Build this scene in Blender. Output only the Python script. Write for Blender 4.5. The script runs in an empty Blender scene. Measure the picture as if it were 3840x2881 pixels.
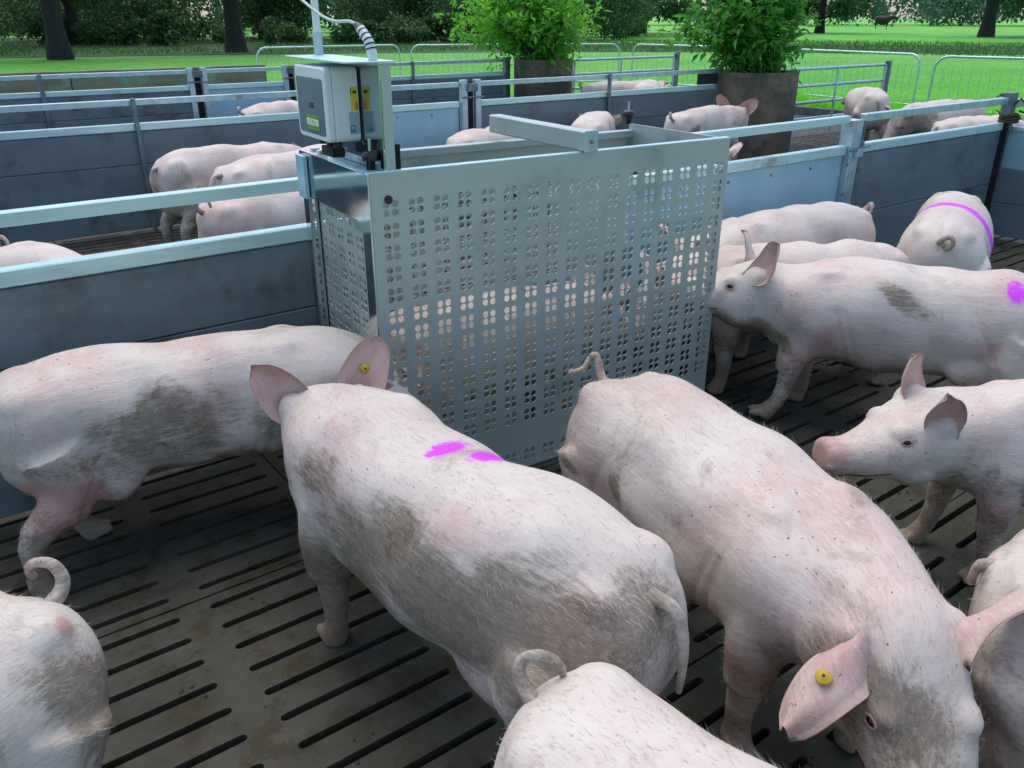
import bpy, bmesh, math, random
import numpy as np
from mathutils import Vector, Matrix
sc = bpy.context.scene
COL = sc.collection
rad = math.radians

# ------------------------------------------------------------------ camera, sky, sun, exposure
cam = bpy.data.cameras.new('camera'); camo = bpy.data.objects.new('camera', cam); COL.objects.link(camo)
camo.location = (0, 0, 1.5); camo.rotation_euler = (rad(90 - 23.96), 0, rad(53.2 - 90))
cam.lens = 29.1; cam.sensor_width = 36; cam.clip_start = .02; cam.clip_end = 1500
sc.camera = camo
SUN_EL, SUN_AZ = 70, 78          # azimuth: degrees counter-clockwise from +X
w = bpy.data.worlds.new('World'); sc.world = w; w.use_nodes = True
nt = w.node_tree; bg = nt.nodes['Background']
sky = nt.nodes.new('ShaderNodeTexSky'); sky.sky_type = 'NISHITA'; sky.sun_disc = False
sky.sun_elevation = rad(SUN_EL); sky.sun_rotation = rad(90 - SUN_AZ)
sky.air_density = .75; sky.dust_density = 2.0; sky.ozone_density = .6
nt.links.new(sky.outputs[0], bg.inputs[0]); bg.inputs[1].default_value = .15
sun = bpy.data.lights.new('sun', 'SUN'); suno = bpy.data.objects.new('sun', sun); COL.objects.link(suno)
sun.energy = .6; sun.angle = rad(80); sun.color = (1, .93, .80)
d = Vector((math.cos(rad(SUN_EL)) * math.cos(rad(SUN_AZ)), math.cos(rad(SUN_EL)) * math.sin(rad(SUN_AZ)), math.sin(rad(SUN_EL))))
suno.rotation_euler = d.to_track_quat('Z', 'Y').to_euler(); suno.location = (0, 0, 30)
vs = sc.view_settings; vs.view_transform = 'Standard'; vs.look = 'None'; vs.exposure = 1.0; vs.gamma = 1

# ------------------------------------------------------------------ helpers
def tag(o, label=None, cat=None, group=None, kind=None):
    if label: o['label'] = label
    if cat: o['category'] = cat
    if group: o['group'] = group
    if kind: o['kind'] = kind
    return o
def empty(name, loc=(0, 0, 0), rz=0, label=None, cat=None, group=None):
    o = bpy.data.objects.new(name, None); COL.objects.link(o); o.empty_display_size = .1
    o.location = loc; o.rotation_euler = (0, 0, rz)
    return tag(o, label, cat, group)
def link(name, me, mat=None, parent=None, loc=(0, 0, 0), rot=(0, 0, 0)):
    o = bpy.data.objects.new(name, me); COL.objects.link(o)
    if mat and not me.materials: me.materials.append(mat)
    if parent: o.parent = parent
    o.location = loc; o.rotation_euler = rot
    return o
def pyd(verts, faces, smooth=False, name='m'):
    me = bpy.data.meshes.new(name); me.from_pydata([tuple(map(float, v)) for v in verts], [], faces); me.update()
    if smooth: me.polygons.foreach_set('use_smooth', [True] * len(me.polygons))
    return me
class MB:
    def __init__(s): s.v = []; s.f = []; s.sm = []
    def add(s, vs_, fs, smooth=False):
        b = len(s.v); s.v += [tuple(v) for v in vs_]; s.f += [[i + b for i in f] for f in fs]; s.sm += [smooth] * len(fs); return s
    def box(s, x0, x1, y0, y1, z0, z1, bev=.002):
        b = min(bev, .3 * min(x1 - x0, y1 - y0, z1 - z0))
        c = ((x0 + x1) / 2, (y0 + y1) / 2, (z0 + z1) / 2); h = ((x1 - x0) / 2, (y1 - y0) / 2, (z1 - z0) / 2)
        V = []; idx = {}
        for sx in (-1, 1):
            for sy in (-1, 1):
                for sz in (-1, 1):
                    S = (sx, sy, sz)
                    for a in range(3):
                        p = [c[k] + S[k] * (h[k] - (0 if k == a else b)) for k in range(3)]
                        idx[(S, a)] = len(V); V.append(p)
        F = []
        for a in range(3):
            u, v = (a + 1) % 3, (a + 2) % 3
            for sg in (-1, 1):
                q = []
                for (su, sv) in ((-1, -1), (1, -1), (1, 1), (-1, 1)):
                    S = [0, 0, 0]; S[a] = sg; S[u] = su; S[v] = sv; q.append(idx[(tuple(S), a)])
                F.append(q if sg > 0 else q[::-1])
            # edges along axis a
            for su in (-1, 1):
                for sv in (-1, 1):
                    S0 = [0, 0, 0]; S0[a] = -1; S0[u] = su; S0[v] = sv; S1 = S0[:]; S1[a] = 1
                    S0 = tuple(S0); S1 = tuple(S1)
                    q = [idx[(S0, u)], idx[(S1, u)], idx[(S1, v)], idx[(S0, v)]]
                    F.append(q if su * sv < 0 else q[::-1])
        for S in [(x, y, z) for x in (-1, 1) for y in (-1, 1) for z in (-1, 1)]:
            t = [idx[(S, 0)], idx[(S, 1)], idx[(S, 2)]]
            F.append(t if S[0] * S[1] * S[2] > 0 else t[::-1])
        return s.add(V, F)
    def tube(s, pts, r, n=10, cap=True, smooth=True):
        pts = [Vector(p) for p in pts]; rs = r if hasattr(r, '__len__') else [r] * len(pts)
        V = []; F = []; up = None
        for i, p in enumerate(pts):
            t = (pts[min(i + 1, len(pts) - 1)] - pts[max(i - 1, 0)]).normalized()
            if up is None: up = t.orthogonal().normalized()
            up = (up - t * up.dot(t)).normalized(); b = t.cross(up)
            for k in range(n):
                a = 2 * math.pi * k / n; V.append(p + (up * math.cos(a) + b * math.sin(a)) * rs[i])
        for i in range(len(pts) - 1):
            for k in range(n):
                k2 = (k + 1) % n; F.append([i * n + k, i * n + k2, (i + 1) * n + k2, (i + 1) * n + k])
        s.add(V, F, smooth)
        if cap:
            s.add([V[k] for k in range(n)], [list(range(n))[::-1]]); e = (len(pts) - 1) * n
            s.add([V[e + k] for k in range(n)], [list(range(n))])
        return s
    def lathe(s, prof, n=32, c=(0, 0, 0), smooth=True):
        V = []; F = []
        for (r, z) in prof:
            for k in range(n):
                a = 2 * math.pi * k / n; V.append((c[0] + r * math.cos(a), c[1] + r * math.sin(a), c[2] + z))
        for i in range(len(prof) - 1):
            for k in range(n):
                k2 = (k + 1) % n; F.append([i * n + k, i * n + k2, (i + 1) * n + k2, (i + 1) * n + k])
        return s.add(V, F, smooth)
    def mesh(s, name='m'):
        me = pyd(s.v, s.f, name=name); me.polygons.foreach_set('use_smooth', s.sm); return me
    def build(s, name, mat, parent=None, loc=(0, 0, 0), rot=(0, 0, 0)):
        return link(name, s.mesh(name), mat, parent, loc, rot)
def smooth_path(P, n=8):
    P = [Vector(p) for p in P]; out = []
    for i in range(len(P) - 1):
        p0 = P[max(i - 1, 0)]; p1 = P[i]; p2 = P[i + 1]; p3 = P[min(i + 2, len(P) - 1)]
        for k in range(n):
            t = k / n
            out.append(.5 * ((2 * p1) + (p2 - p0) * t + (2 * p0 - 5 * p1 + 4 * p2 - p3) * t * t + (3 * p1 - p0 - 3 * p2 + p3) * t ** 3))
    return out + [P[-1]]

# ------------------------------------------------------------------ materials
class NT:
    def __init__(s, name):
        s.m = bpy.data.materials.new(name); s.m.use_nodes = True; s.t = s.m.node_tree; s.p = s.t.nodes['Principled BSDF']
    def n(s, typ, **kw):
        nd = s.t.nodes.new('ShaderNode' + typ)
        for k, v in kw.items():
            if k.startswith('i_'): nd.inputs[k[2:].replace('_', ' ')].default_value = v
            else: setattr(nd, k, v)
        return nd
    def l(s, a, b): s.t.links.new(a, b); return s
    def noise(s, co, scale, detail=4, rough=.55, dist=0):
        nd = s.n('TexNoise'); nd.inputs['Scale'].default_value = scale; nd.inputs['Detail'].default_value = detail
        nd.inputs['Roughness'].default_value = rough; nd.inputs['Distortion'].default_value = dist; s.l(co, nd.inputs['Vector']); return nd.outputs['Fac']
    def ramp(s, v, a, b, c0=0., c1=1.):
        nd = s.n('MapRange'); nd.interpolation_type = 'SMOOTHSTEP'
        for k, x in zip(('From Min', 'From Max', 'To Min', 'To Max'), (a, b, c0, c1)): nd.inputs[k].default_value = x
        s.l(v, nd.inputs['Value']); return nd.outputs[0]
    def math(s, op, a, b):
        nd = s.n('Math', operation=op)
        for i, x in enumerate((a, b)):
            if isinstance(x, (int, float)): nd.inputs[i].default_value = x
            else: s.l(x, nd.inputs[i])
        return nd.outputs[0]
    def mix(s, f, a, b, blend='MIX'):
        nd = s.n('Mix', data_type='RGBA', blend_type=blend)
        for sock, x in ((nd.inputs[0], f), (nd.inputs[6], a), (nd.inputs[7], b)):
            if isinstance(x, (int, float)): sock.default_value = x
            elif isinstance(x, tuple): sock.default_value = (*x, 1)
            else: s.l(x, sock)
        return nd.outputs[2]
    def scalev(s, co, v):
        nd = s.n('Mapping'); nd.inputs['Scale'].default_value = v; s.l(co, nd.inputs['Vector']); return nd.outputs[0]
    def rnd_co(s, co):
        oi = s.n('ObjectInfo'); c = s.n('CombineXYZ')
        for i in range(3): s.l(s.math('MULTIPLY', oi.outputs['Random'], 37. + 13 * i), c.inputs[i])
        a = s.n('VectorMath', operation='ADD'); s.l(co, a.inputs[0]); s.l(c.outputs[0], a.inputs[1]); return a.outputs[0]
    def bump(s, h, strength, dist=.01):
        nd = s.n('Bump'); nd.inputs['Strength'].default_value = strength; nd.inputs['Distance'].default_value = dist
        s.l(h, nd.inputs['Height']); s.l(nd.outputs[0], s.p.inputs['Normal'])
    def set(s, **kw):
        for k, v in kw.items():
            i = s.p.inputs[k.replace('_', ' ')]
            if isinstance(v, (int, float)): i.default_value = v
            elif isinstance(v, tuple): i.default_value = (*v, 1)
            else: s.l(v, i)
        return s
    def obj(s): return s.n('TexCoord').outputs['Object']

def simple(name, c1, c2=None, rough=.5, metal=0., scale=6, stretch=(1, 1, 1), bump=0., bscale=60, dirt=None, dirt_amt=(.55, .75), rvar=.12):
    m = NT(name); co = m.rnd_co(m.obj()); sco = m.scalev(co, stretch)
    c2 = c2 or tuple(x * .75 for x in c1)
    n1 = m.noise(sco, scale, 5, .6)
    col = m.mix(m.ramp(n1, .3, .7), c1, c2)
    if dirt:
        n2 = m.noise(co, 2.3, 7, .7); f = m.ramp(n2, *dirt_amt); col = m.mix(f, col, dirt)
    m.set(Base_Color=col, Metallic=metal)
    m.set(Roughness=m.ramp(m.noise(sco, scale * 2.3, 4), .25, .75, max(.03, rough - rvar), rough + rvar))
    if bump: m.bump(m.noise(sco, bscale, 5), bump, .01)
    return m.m

M = {}
M['galv'] = simple('galvanised_steel', (.52, .66, .68), (.38, .52, .56), .42, .75, 14, bump=.05, bscale=40, dirt=(.2, .22, .2), dirt_amt=(.6, .8))
M['cap'] = simple('aluminium_cap', (.56, .80, .77), (.46, .68, .67), .38, .45, 10, (.4, 4, 4), bump=.06, bscale=30, dirt=(.26, .3, .28), dirt_amt=(.58, .76))
M['steel'] = simple('stainless_sheet', (.45, .53, .495), (.40, .48, .45), .5, .5, 3, (1, 1, 1), bump=.015, bscale=8, dirt=(.22, .27, .26), dirt_amt=(.5, .8), rvar=.06)
M['polish'] = simple('polished_stainless', (.50, .58, .60), (.45, .53, .56), .12, 1., 3, rvar=.05, bump=.02, bscale=5)
M['plate'] = simple('pale_steel_plate', (.36, .60, .68), (.30, .52, .60), .45, .3, 3, bump=.05, bscale=4, dirt=(.17, .2, .17), dirt_amt=(.6, .74))
M['rail_w'] = simple('white_rail', (.56, .78, .75), (.48, .7, .68), .4, .3, 8, (.3, 3, 3), bump=.03)
M['plank'] = simple('grey_plastic_plank', (.155, .205, .22), (.115, .165, .18), .5, 0, 3, (.5, 2, 2), bump=.1, bscale=9, dirt=(.06, .068, .055), dirt_amt=(.48, .72))
M['post'] = simple('weathered_post', (.22, .28, .29), (.13, .17, .18), .5, .6, 8, bump=.1, dirt=(.09, .09, .07), dirt_amt=(.5, .7))
M['dark'] = simple('black_plastic', (.012, .012, .014), (.02, .02, .02), .35, 0)
M['slit'] = simple('dark_gap', (.008, .009, .009), (.012, .012, .012), .9, 0)
M['white_p'] = simple('white_plastic', (.70, .78, .77), (.66, .74, .73), .38, 0, 5, bump=.02)
M['grey_face'] = simple('grey_face_foil', (.13, .19, .24), (.12, .17, .21), .3, 0, 5)
M['green_l'] = simple('green_label', (.13, .36, .03), (.11, .3, .02), .4)
M['yellow_l'] = simple('yellow_label', (.75, .62, .02), (.65, .52, .01), .4)
M['orange_l'] = simple('orange_label', (.7, .22, .02), (.6, .18, .02), .4)
M['silver_l'] = simple('silver_label', (.36, .45, .52), (.33, .42, .5), .4)
M['white_l'] = simple('white_print', (.75, .8, .78), (.7, .75, .74), .5)
M['ink'] = simple('black_print', (.02, .025, .03), (.02, .02, .02), .5)
M['pipe'] = simple('white_pipe', (.74, .8, .78), (.66, .72, .7), .35)
M['cable'] = simple('grey_cable', (.55, .62, .58), (.48, .55, .5), .45)
M['rope'] = simple('frayed_rope', (.07, .06, .035), (.03, .04, .03), .95, 0, 30, bump=.5)
M['conc_ring'] = simple('concrete_pipe', (.21, .155, .095), (.115, .088, .058), .85, 0, 3, (1, 1, .4), bump=.4, bscale=25, dirt=(.06, .065, .04), dirt_amt=(.45, .65))
M['soil'] = simple('soil', (.03, .022, .015), (.015, .012, .01), .95, 0, 20, bump=.8, bscale=30)
M['rustboard'] = simple('weathered_board', (.26, .22, .16), (.20, .14, .11), .75, 0, 2.5, (.5, 2, 3), bump=.3, bscale=20, dirt=(.20, .30, .24), dirt_amt=(.5, .62))
M['bark'] = simple('bark', (.03, .026, .02), (.015, .014, .011), .9, 0, 3, (2, 2, .4), bump=.8, bscale=6)
M['stem'] = simple('woody_stem', (.06, .05, .025), (.04, .05, .02), .8, 0, 8)
M['cowhide'] = simple('black_cowhide', (.012, .011, .011), (.018, .016, .015), .6, 0, 3)
M['cowwhite'] = simple('white_cowhide', (.6, .58, .52), (.5, .48, .43), .7, 0, 3)
M['eye'] = simple('eye', (.012, .01, .01), (.015, .01, .01), .08, 0)
M['lid'] = simple('eyelid_skin', (.42, .25, .23), (.35, .2, .18), .6)
M['nostril'] = simple('nostril', (.09, .03, .03), (.06, .02, .02), .7, 0)
M['tag'] = simple('yellow_ear_tag', (.62, .42, .02), (.5, .34, .015), .35, 0)
M['slurry_shade'] = simple('slurry_shade', (.006, .006, .005), (.004, .004, .004), .6, 0)
M['kerb'] = simple('kerb_concrete', (.13, .14, .13), (.08, .09, .08), .85, 0, 6, bump=.3)

def leafmat(name, c1, c2, rough=.45, trans=.25):
    m = NT(name); a = m.n('Attribute', attribute_name='shade'); n = m.noise(m.obj(), 1.3, 3)
    f = m.math('MULTIPLY_ADD', a.outputs['Fac'], .75); f.node.inputs[2].default_value = 0.; s2 = m.math('ADD', f, m.math('MULTIPLY', n, .25))
    m.set(Base_Color=m.mix(s2, c1, c2), Roughness=rough)
    m.set(Transmission_Weight=0.)
    # thin leaf: light comes through
    tr = m.n('BsdfTranslucent'); m.l(m.mix(s2, tuple(x * 1.3 for x in c1), tuple(x * 1.3 for x in c2)), tr.inputs[0])
    mx = m.n('MixShader'); mx.inputs[0].default_value = trans
    out = m.t.nodes['Material Output']; m.l(m.p.outputs[0], mx.inputs[1]); m.l(tr.outputs[0], mx.inputs[2]); m.l(mx.outputs[0], out.inputs[0])
    return m.m
M['leaf_bright'] = leafmat('bright_green_leaf', (.06, .26, .02), (.24, .62, .07), .4, .5)
M['leaf_mid'] = leafmat('mid_green_leaf', (.035, .18, .02), (.15, .48, .06), .4, .5)
M['leaf_wood'] = leafmat('woodland_leaf', (.014, .06, .012), (.06, .17, .035), .6, .25)
M['leaf_far'] = leafmat('haze_tinted_leaf', (.03, .09, .05), (.08, .2, .12), .7, .2)  # blue-green tint paints distance haze into these leaves
M['blade'] = leafmat('grass_blade', (.15, .56, .02), (.28, .74, .06), .5, .45)

def concrete_mat():
    m = NT('slatted_concrete'); co = m.n('NewGeometry').outputs['Position']
    n1 = m.noise(co, 1.7, 6, .65); n2 = m.noise(co, 9, 6, .7); n3 = m.noise(co, 120, 3, .6)
    c = m.mix(m.ramp(n1, .3, .7), (.074, .071, .053), (.045, .045, .034))
    c = m.mix(m.ramp(n2, .47, .62, 0, .85), c, (.036, .033, .016))
    c = m.mix(m.ramp(n2, .44, .3, 0, .35), c, (.07, .082, .078))
    c = m.mix(m.ramp(n3, .58, .75, 0, .6), c, (.085, .088, .07))
    m.set(Base_Color=c, Roughness=m.ramp(n1, .3, .7, .62, .9), Specular_IOR_Level=.25)
    h = m.math('ADD', m.math('MULTIPLY', n2, .6), m.math('MULTIPLY', n3, .4)); m.bump(h, .5, .006)
    return m.m
M['slat'] = concrete_mat()
def meadow_mat():
    m = NT('meadow_grass'); co = m.n('NewGeometry').outputs['Position']
    n1 = m.noise(co, .25, 5, .6); n2 = m.noise(co, 6, 6, .75); n3 = m.noise(co, 45, 3, .7)
    c = m.mix(m.ramp(n1, .35, .65), (.10, .48, .02), (.18, .60, .035))
    c = m.mix(m.ramp(n2, .42, .68, 0, .8), c, (.05, .26, .012))
    c = m.mix(m.ramp(n3, .5, .8, 0, .6), c, (.17, .5, .03))
    m.set(Base_Color=c, Roughness=.7); m.bump(m.math('ADD', n2, n3), .9, .06)
    return m.m
M['meadow'] = meadow_mat()
M['verge'] = simple('woodland_floor', (.03, .10, .012), (.025, .06, .012), .9, 0, .5, bump=.8, bscale=5, dirt=(.05, .16, .015), dirt_amt=(.5, .65))  # verge green, darkened for the shade of the crowns

def pig_mat():
    m = NT('pig_skin')
    co0 = m.n('Attribute', attribute_name='pigco').outputs['Vector']; mask = m.n('Attribute', attribute_name='mask').outputs['Color']
    sep = m.n('SeparateColor'); m.l(mask, sep.inputs[0]); D, P, V = sep.outputs[0], sep.outputs[1], sep.outputs[2]
    co = m.rnd_co(co0)
    nL = m.noise(co, 3.2, 5, .6); nM = m.noise(co, 9, 6, .7, .4); nF = m.noise(co, 60, 4, .7)
    st = m.noise(m.scalev(co, (14, 75, 75)), 1.6, 4, .7)      # bristles lie along the body
    c = m.mix(m.ramp(nM, .25, .75), (.675, .615, .52), (.62, .53, .455))
    pk = m.math('ADD', m.ramp(m.math('ADD', P, m.math('MULTIPLY', m.math('SUBTRACT', nM, .5), .5)), .12, .8, 0, .95), m.ramp(nL, .43, .70, 0, .58)); pk = m.math('MINIMUM', pk, 1.)
    c = m.mix(pk, c, (.56, .30, .27))
    c = m.mix(m.math('MULTIPLY', m.ramp(st, .42, .68, 0, .5), m.ramp(P, .3, .6, 1., .1)), c, (.65, .62, .55))
    # dusty film, thin on the topline
    zc = m.n('SeparateXYZ'); m.l(co0, zc.inputs[0])
    film = m.math('MULTIPLY', m.ramp(m.noise(co, 2.1, 6, .68, .5), .38, .64, 0, .6), m.ramp(zc.outputs['Z'], .30, .64, 1., .3))
    c = m.mix(m.math('MULTIPLY', film, m.ramp(st, .25, .7, 1., .5)), c, (.30, .275, .195))
    # dried muck patches with ragged edges
    dn = m.ramp(m.math('ADD', m.math('ADD', D, m.math('MULTIPLY', m.math('SUBTRACT', st, .5), 1.1)), m.math('MULTIPLY', m.math('SUBTRACT', nM, .5), 1.5)),   .05, .74, 0, .8)
    dn = m.math('MULTIPLY', dn, m.ramp(D, .02, .2)); g = m.ramp(m.noise(co, 4.3, 7, .72, .6), .55, .74, 0, .62)
    dd = m.math('MINIMUM', m.math('ADD', dn, g), .93)
    c = m.mix(m.math('MULTIPLY', dd, m.ramp(st, .2, .6, .7, 1.)), c, m.mix(m.ramp(nF, .35, .65), (.115, .085, .044), (.19, .145, .088)))
    # scratches and specks
    sp = m.ramp(m.noise(m.scalev(co, (1, 1.3, 1.3)), 80, 3, .6), .655, .72)
    c = m.mix(m.math('MULTIPLY', sp, m.ramp(nL, .4, .6, .35, .95)), c, (.09, .07, .055))
    vn = m.math('ADD', m.math('MULTIPLY', m.math('SUBTRACT', nF, .5), 1.0), m.math('MULTIPLY', m.math('SUBTRACT', st, .5), .9))
    v = m.ramp(m.math('ADD', V, vn), .22, .75, 0, .96); v = m.math('MULTIPLY', v, m.ramp(V, .01, .12))
    c = m.mix(v, c, (.66, .035, .78))
    m.set(Base_Color=c, Roughness=m.ramp(nM, .3, .7, .42, .62), Specular_IOR_Level=.35)
    h = m.math('ADD', m.math('MULTIPLY', st, .6), m.math('MULTIPLY', nF, .4)); m.bump(h, .45, .006)
    return m.m
M['pig'] = pig_mat()
M['bristle'] = simple('pale_bristle', (.62, .57, .48), (.4, .35, .28), .5, 0, 3)

# ------------------------------------------------------------------ ground, floor
def sheet(name, x0, x1, y0, y1, z, mat, n=1):
    xs = np.linspace(x0, x1, n + 1); ys = np.linspace(y0, y1, n + 1)
    V = [(x, y, z) for y in ys for x in xs]; F = [[j * (n + 1) + i, j * (n + 1) + i + 1, (j + 1) * (n + 1) + i + 1, (j + 1) * (n + 1) + i] for j in range(n) for i in range(n)]
    o = link(name, pyd(V, F), mat); tag(o, kind='structure'); return o
sheet('meadow', -500, 700, -300, 800, -.12, M['meadow'])
sheet('slurry_shade_sheet', -6, 13.6, -4.1, 10.2, -.114, M['slurry_shade'])  # near-black sheet paints the shade of the void below the slots
PX, PY = .97, 1.0    # one precast panel: two columns of ten slots
def slat_panel():
    mb = MB(); x_off = -.05; holes = []
    xs = [0]; 
    cols = [(.04, .445), (.525, .93)]; T = .09
    hw = .0115; n = 4
    def capx(cx, r, s): return [(cx + s * r * math.sin(a), r * math.cos(a)) for a in np.linspace(0, math.pi, n + 1)]
    V = []; F = []
    def quad(x0, x1, y0, y1): b = len(V); V.extend([(x0, y0, 0), (x1, y0, 0), (x1, y1, 0), (x0, y1, 0)]); F.append([b, b + 1, b + 2, b + 3])
    g = .003
    ylist = [(.05 + .1 * k) for k in range(10)]
    for (xa, xb) in ((g, cols[0][0]), (cols[0][1], cols[1][0]), (cols[1][1], PX - g)): quad(xa, xb, g, PY - g)
    for (xa, xb) in cols:
        y_prev = g
        for k, y in enumerate(ylist):
            quad(xa, xb, y_prev, y - hw)
            # slot with rounded ends: fill the corners, then the inner walls
            R = [(xa + hw - hw * math.sin(a), y + hw * math.cos(a)) for a in np.linspace(0, math.pi, n + 1)]
            L = [(xb - hw + hw * math.sin(a), y + hw * math.cos(a)) for a in np.linspace(0, math.pi, n + 1)]
            for pts, xc in ((R, xa), (L, xb)):
                for i in range(n):
                    b = len(V); cy_ = y + hw if i < n / 2 else y - hw
                    V.extend([(pts[i][0], pts[i][1], 0), (pts[i + 1][0], pts[i + 1][1], 0), (xc, cy_, 0)])
                    F.append([b, b + 1, b + 2] if xc == xb else [b + 2, b + 1, b])
                m_ = n // 2; b = len(V); V.extend([(pts[m_][0], pts[m_][1], 0), (xc, y - hw, 0), (xc, y + hw, 0)]); F.append([b, b + 1, b + 2])
            loop = R + L[::-1]; b = len(V)
            for p in loop: V.append((p[0], p[1], -.006 * 0))
            for p in loop: V.append((p[0], p[1], -T))
            N = len(loop)
            for i in range(N): j = (i + 1) % N; F.append([b + i, b + j, b + N + j, b + N + i])
            y_prev = y + hw
        quad(xa, xb, y_prev, PY - g)
    b = len(V); V.extend([(g, g, 0), (PX - g, g, 0), (PX - g, PY - g, 0), (g, PY - g, 0), (g, g, -T), (PX - g, g, -T), (PX - g, PY - g, -T), (g, PY - g, -T)])
    for q in ((0, 1, 5, 4), (1, 2, 6, 5), (2, 3, 7, 6), (3, 0, 4, 7)): F.append([b + i for i in q])
    me = pyd(V, F, name='slat_panel'); me.materials.append(M['slat']); return me
pme = slat_panel(); rnd = random.Random(3)
floor = empty('slatted_floor'); tag(floor, kind='structure')
X0 = .435 - .04 - PX * 5 - .485; Y0 = .032 - 3
for i in range(-1, 18):
    for j in range(0, 13):
        x = X0 + i * PX; y = Y0 + j * PY
        if j >= 10 and i > 12: continue
        if j < 2 and i > 7: continue
        link('slat_panel', pme, None, floor, (x, y, rnd.uniform(-.002, .002)))
kb = MB(); kb.box(-6, 13.7, 10.2, 10.34, -.12, .012); kb.box(13.5, 13.68, -3, 10.2, -.12, .012)
tag(kb.build('floor_kerb', M['kerb']), kind='structure')

# ------------------------------------------------------------------ pen partitions
HW, HR = .79, .955
def partition(label, x0, x1, y, kind='plank', posts=(), cap='cap', rail='rail_w', planks=3, group='partitions between the pens', rot=0, rail_t=.022, origin=None, bolts=True, HW=.79, HR=.955):
    """wall along local X from 0 to x1-x0"""
    L = x1 - x0
    o = empty('pen_partition', origin or (x0, y, 0), rot, label, 'partition', group)
    capm = M[cap]
    if kind == 'plank':
        hh = (HW - .055 - .03) / planks
        for k in range(planks):
            z0 = .03 + k * hh
            MB().box(0, L, -.019, .019, z0 + .0015, z0 + hh - .0015, .004).build('plank', M['plank'], o)
            MB().box(.004, L - .004, -.013, .013, z0 + hh - .004, z0 + hh + .004, .0005).build('tongue', M['slit'], o) if k < planks - 1 else None
    else:
        MB().box(0, L, -.006, .006, .03, HW - .055, .001).build('sheet', M['plate'], o)
        if bolts:
            for k in range(int(L / .35)):
                for z in (.16, HW - .1): MB().lathe([(.0, .004), (.007, .004), (.009, 0)], 8).build('bolt', M['post'], o, (.12 + k * .35, -.0065, z), (rad(90), 0, 0))
    # folded cap: a U profile over the planks, with a shadow gap below
    MB().box(0, L, -.026, .026, HW - .052, HW, .004).build('cap_profile', capm, o)
    MB().box(0, L, -rail_t, rail_t, HR - .042, HR, .003).build('top_rail', M[rail], o)
    for (px, wd, dp, zt) in posts:
        MB().box(px - wd / 2, px + wd / 2, -.030 - dp, -.028, 0, zt, .003).build('post', M['post' if wd < .05 else 'galv'], o)
    return o
Y1, Y2, Y3 = 2.79, 6.65, 10.05
partition('grey plank pen wall with pale cap running left from the perforated weighing station', -3.2, 1.34, Y1, posts=[(.6, .04, .02, HR)], HW=.82, HR=.985)
pr = partition('pale blue steel sheet wall just right of the perforated weighing station', 2.3, 4.47, Y1, 'plate', HW=.82, HR=.985)
p1 = partition('blue grey plank pen wall behind the pig with the purple band', 4.63, 6.36, Y1, rail='galv', planks=2, HW=.82, HR=.985)
# wide gate post between the two right hand walls
gp = empty('gate_post', (4.55, Y1, 0), 0, 'wide galvanised gate post with sliding latch between sheet wall and plank wall', 'post')
MB().box(-.075, .02, -.045, .035, 0, HR + .005).build('channel', M['galv'], gp)
MB().box(.026, .034, -.040, .03, 0, HR - .02).build('slit', M['slit'], gp)
MB().box(.036, .072, -.040, .035, 0, HR - .12).build('angle_bar', M['post'], gp)
MB().box(.03, .075, -.03, .03, HR - .115, HR - .005).build('rail_bracket', M['post'], gp)
lt = MB().tube([(-.1, -.06, HR - .16), (.09, -.06, HR - .145)], .006).build('latch_bolt', M['post'], gp)
MB().box(-.035, .025, -.07, -.047, HR - .2, HR - .155).build('latch_plate', M['galv'], gp)
for z in (.35, .55, .72): MB().lathe([(0, .006), (.009, .005), (.010, 0)], 8).build('bolt', M['post'], gp, (-.09, -.046, z), (rad(90), 0, 0))
# corner post with frayed rope
cp = empty('corner_post', (6.43, Y1, 0), 0, 'dark corner post at the right edge with rope tied round its top', 'post')
MB().box(-.035, .035, -.035, .035, 0, HR + .06).build('post', M['post'], cp)
MB().box(-.06, -.036, -.05, .03, .0, HW + .02).build('gap_strip', M['slit'], cp)
rp = empty('rope_knot', (6.43, Y1 - .02, HR - .1), 0, 'brown frayed rope knotted round the corner post at the right edge', 'rope')
rr = random.Random(5)
for k in range(3):
    z = .02 * k - .03
    MB().tube([(.055 * math.cos(a), .055 * math.sin(a), z + .004 * math.sin(3 * a + k)) for a in np.linspace(0, 6.28, 20)], .012, 7).build('coil', M['rope'], rp)
for k in range(14):
    a = rr.uniform(0, 6.28); r0 = .05; z = rr.uniform(-.05, .14)
    p0 = Vector((r0 * math.cos(a), r0 * math.sin(a), z)); d_ = Vector((math.cos(a), math.sin(a), rr.uniform(-.8, .9))) * rr.uniform(.03, .07)
    MB().tube([p0, p0 + d_ * .6, p0 + d_ + Vector((0, 0, -.012))], [.008, .006, .003], 6).build('strand', M['rope'], rp)
# side wall of the front pen, runs towards the viewer
sw = empty('pen_partition', (6.47, Y1 + .03, 0), rad(-90), 'side wall of the nearest pen at the far right edge, pale upper sheet', 'partition', 'partitions between the pens')
MB().box(0, 3.2, -.019, .019, .03, .26, .004).build('plank', M['plank'], sw)
MB().box(0, 3.2, -.019, .019, .263, .50, .004).build('plank', M['plank'], sw)
MB().box(0, 3.2, -.015, .015, .503, HW - .03, .003).build('sheet', M['plate'], sw)
MB().box(0, 3.2, -.026, .026, HW - .03, HW, .004).build('cap_profile', M['cap'], sw)
MB().box(0, 3.2, -.022, .022, HR - .03, HR + .02, .003).build('top_rail', M['cap'], sw)
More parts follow.
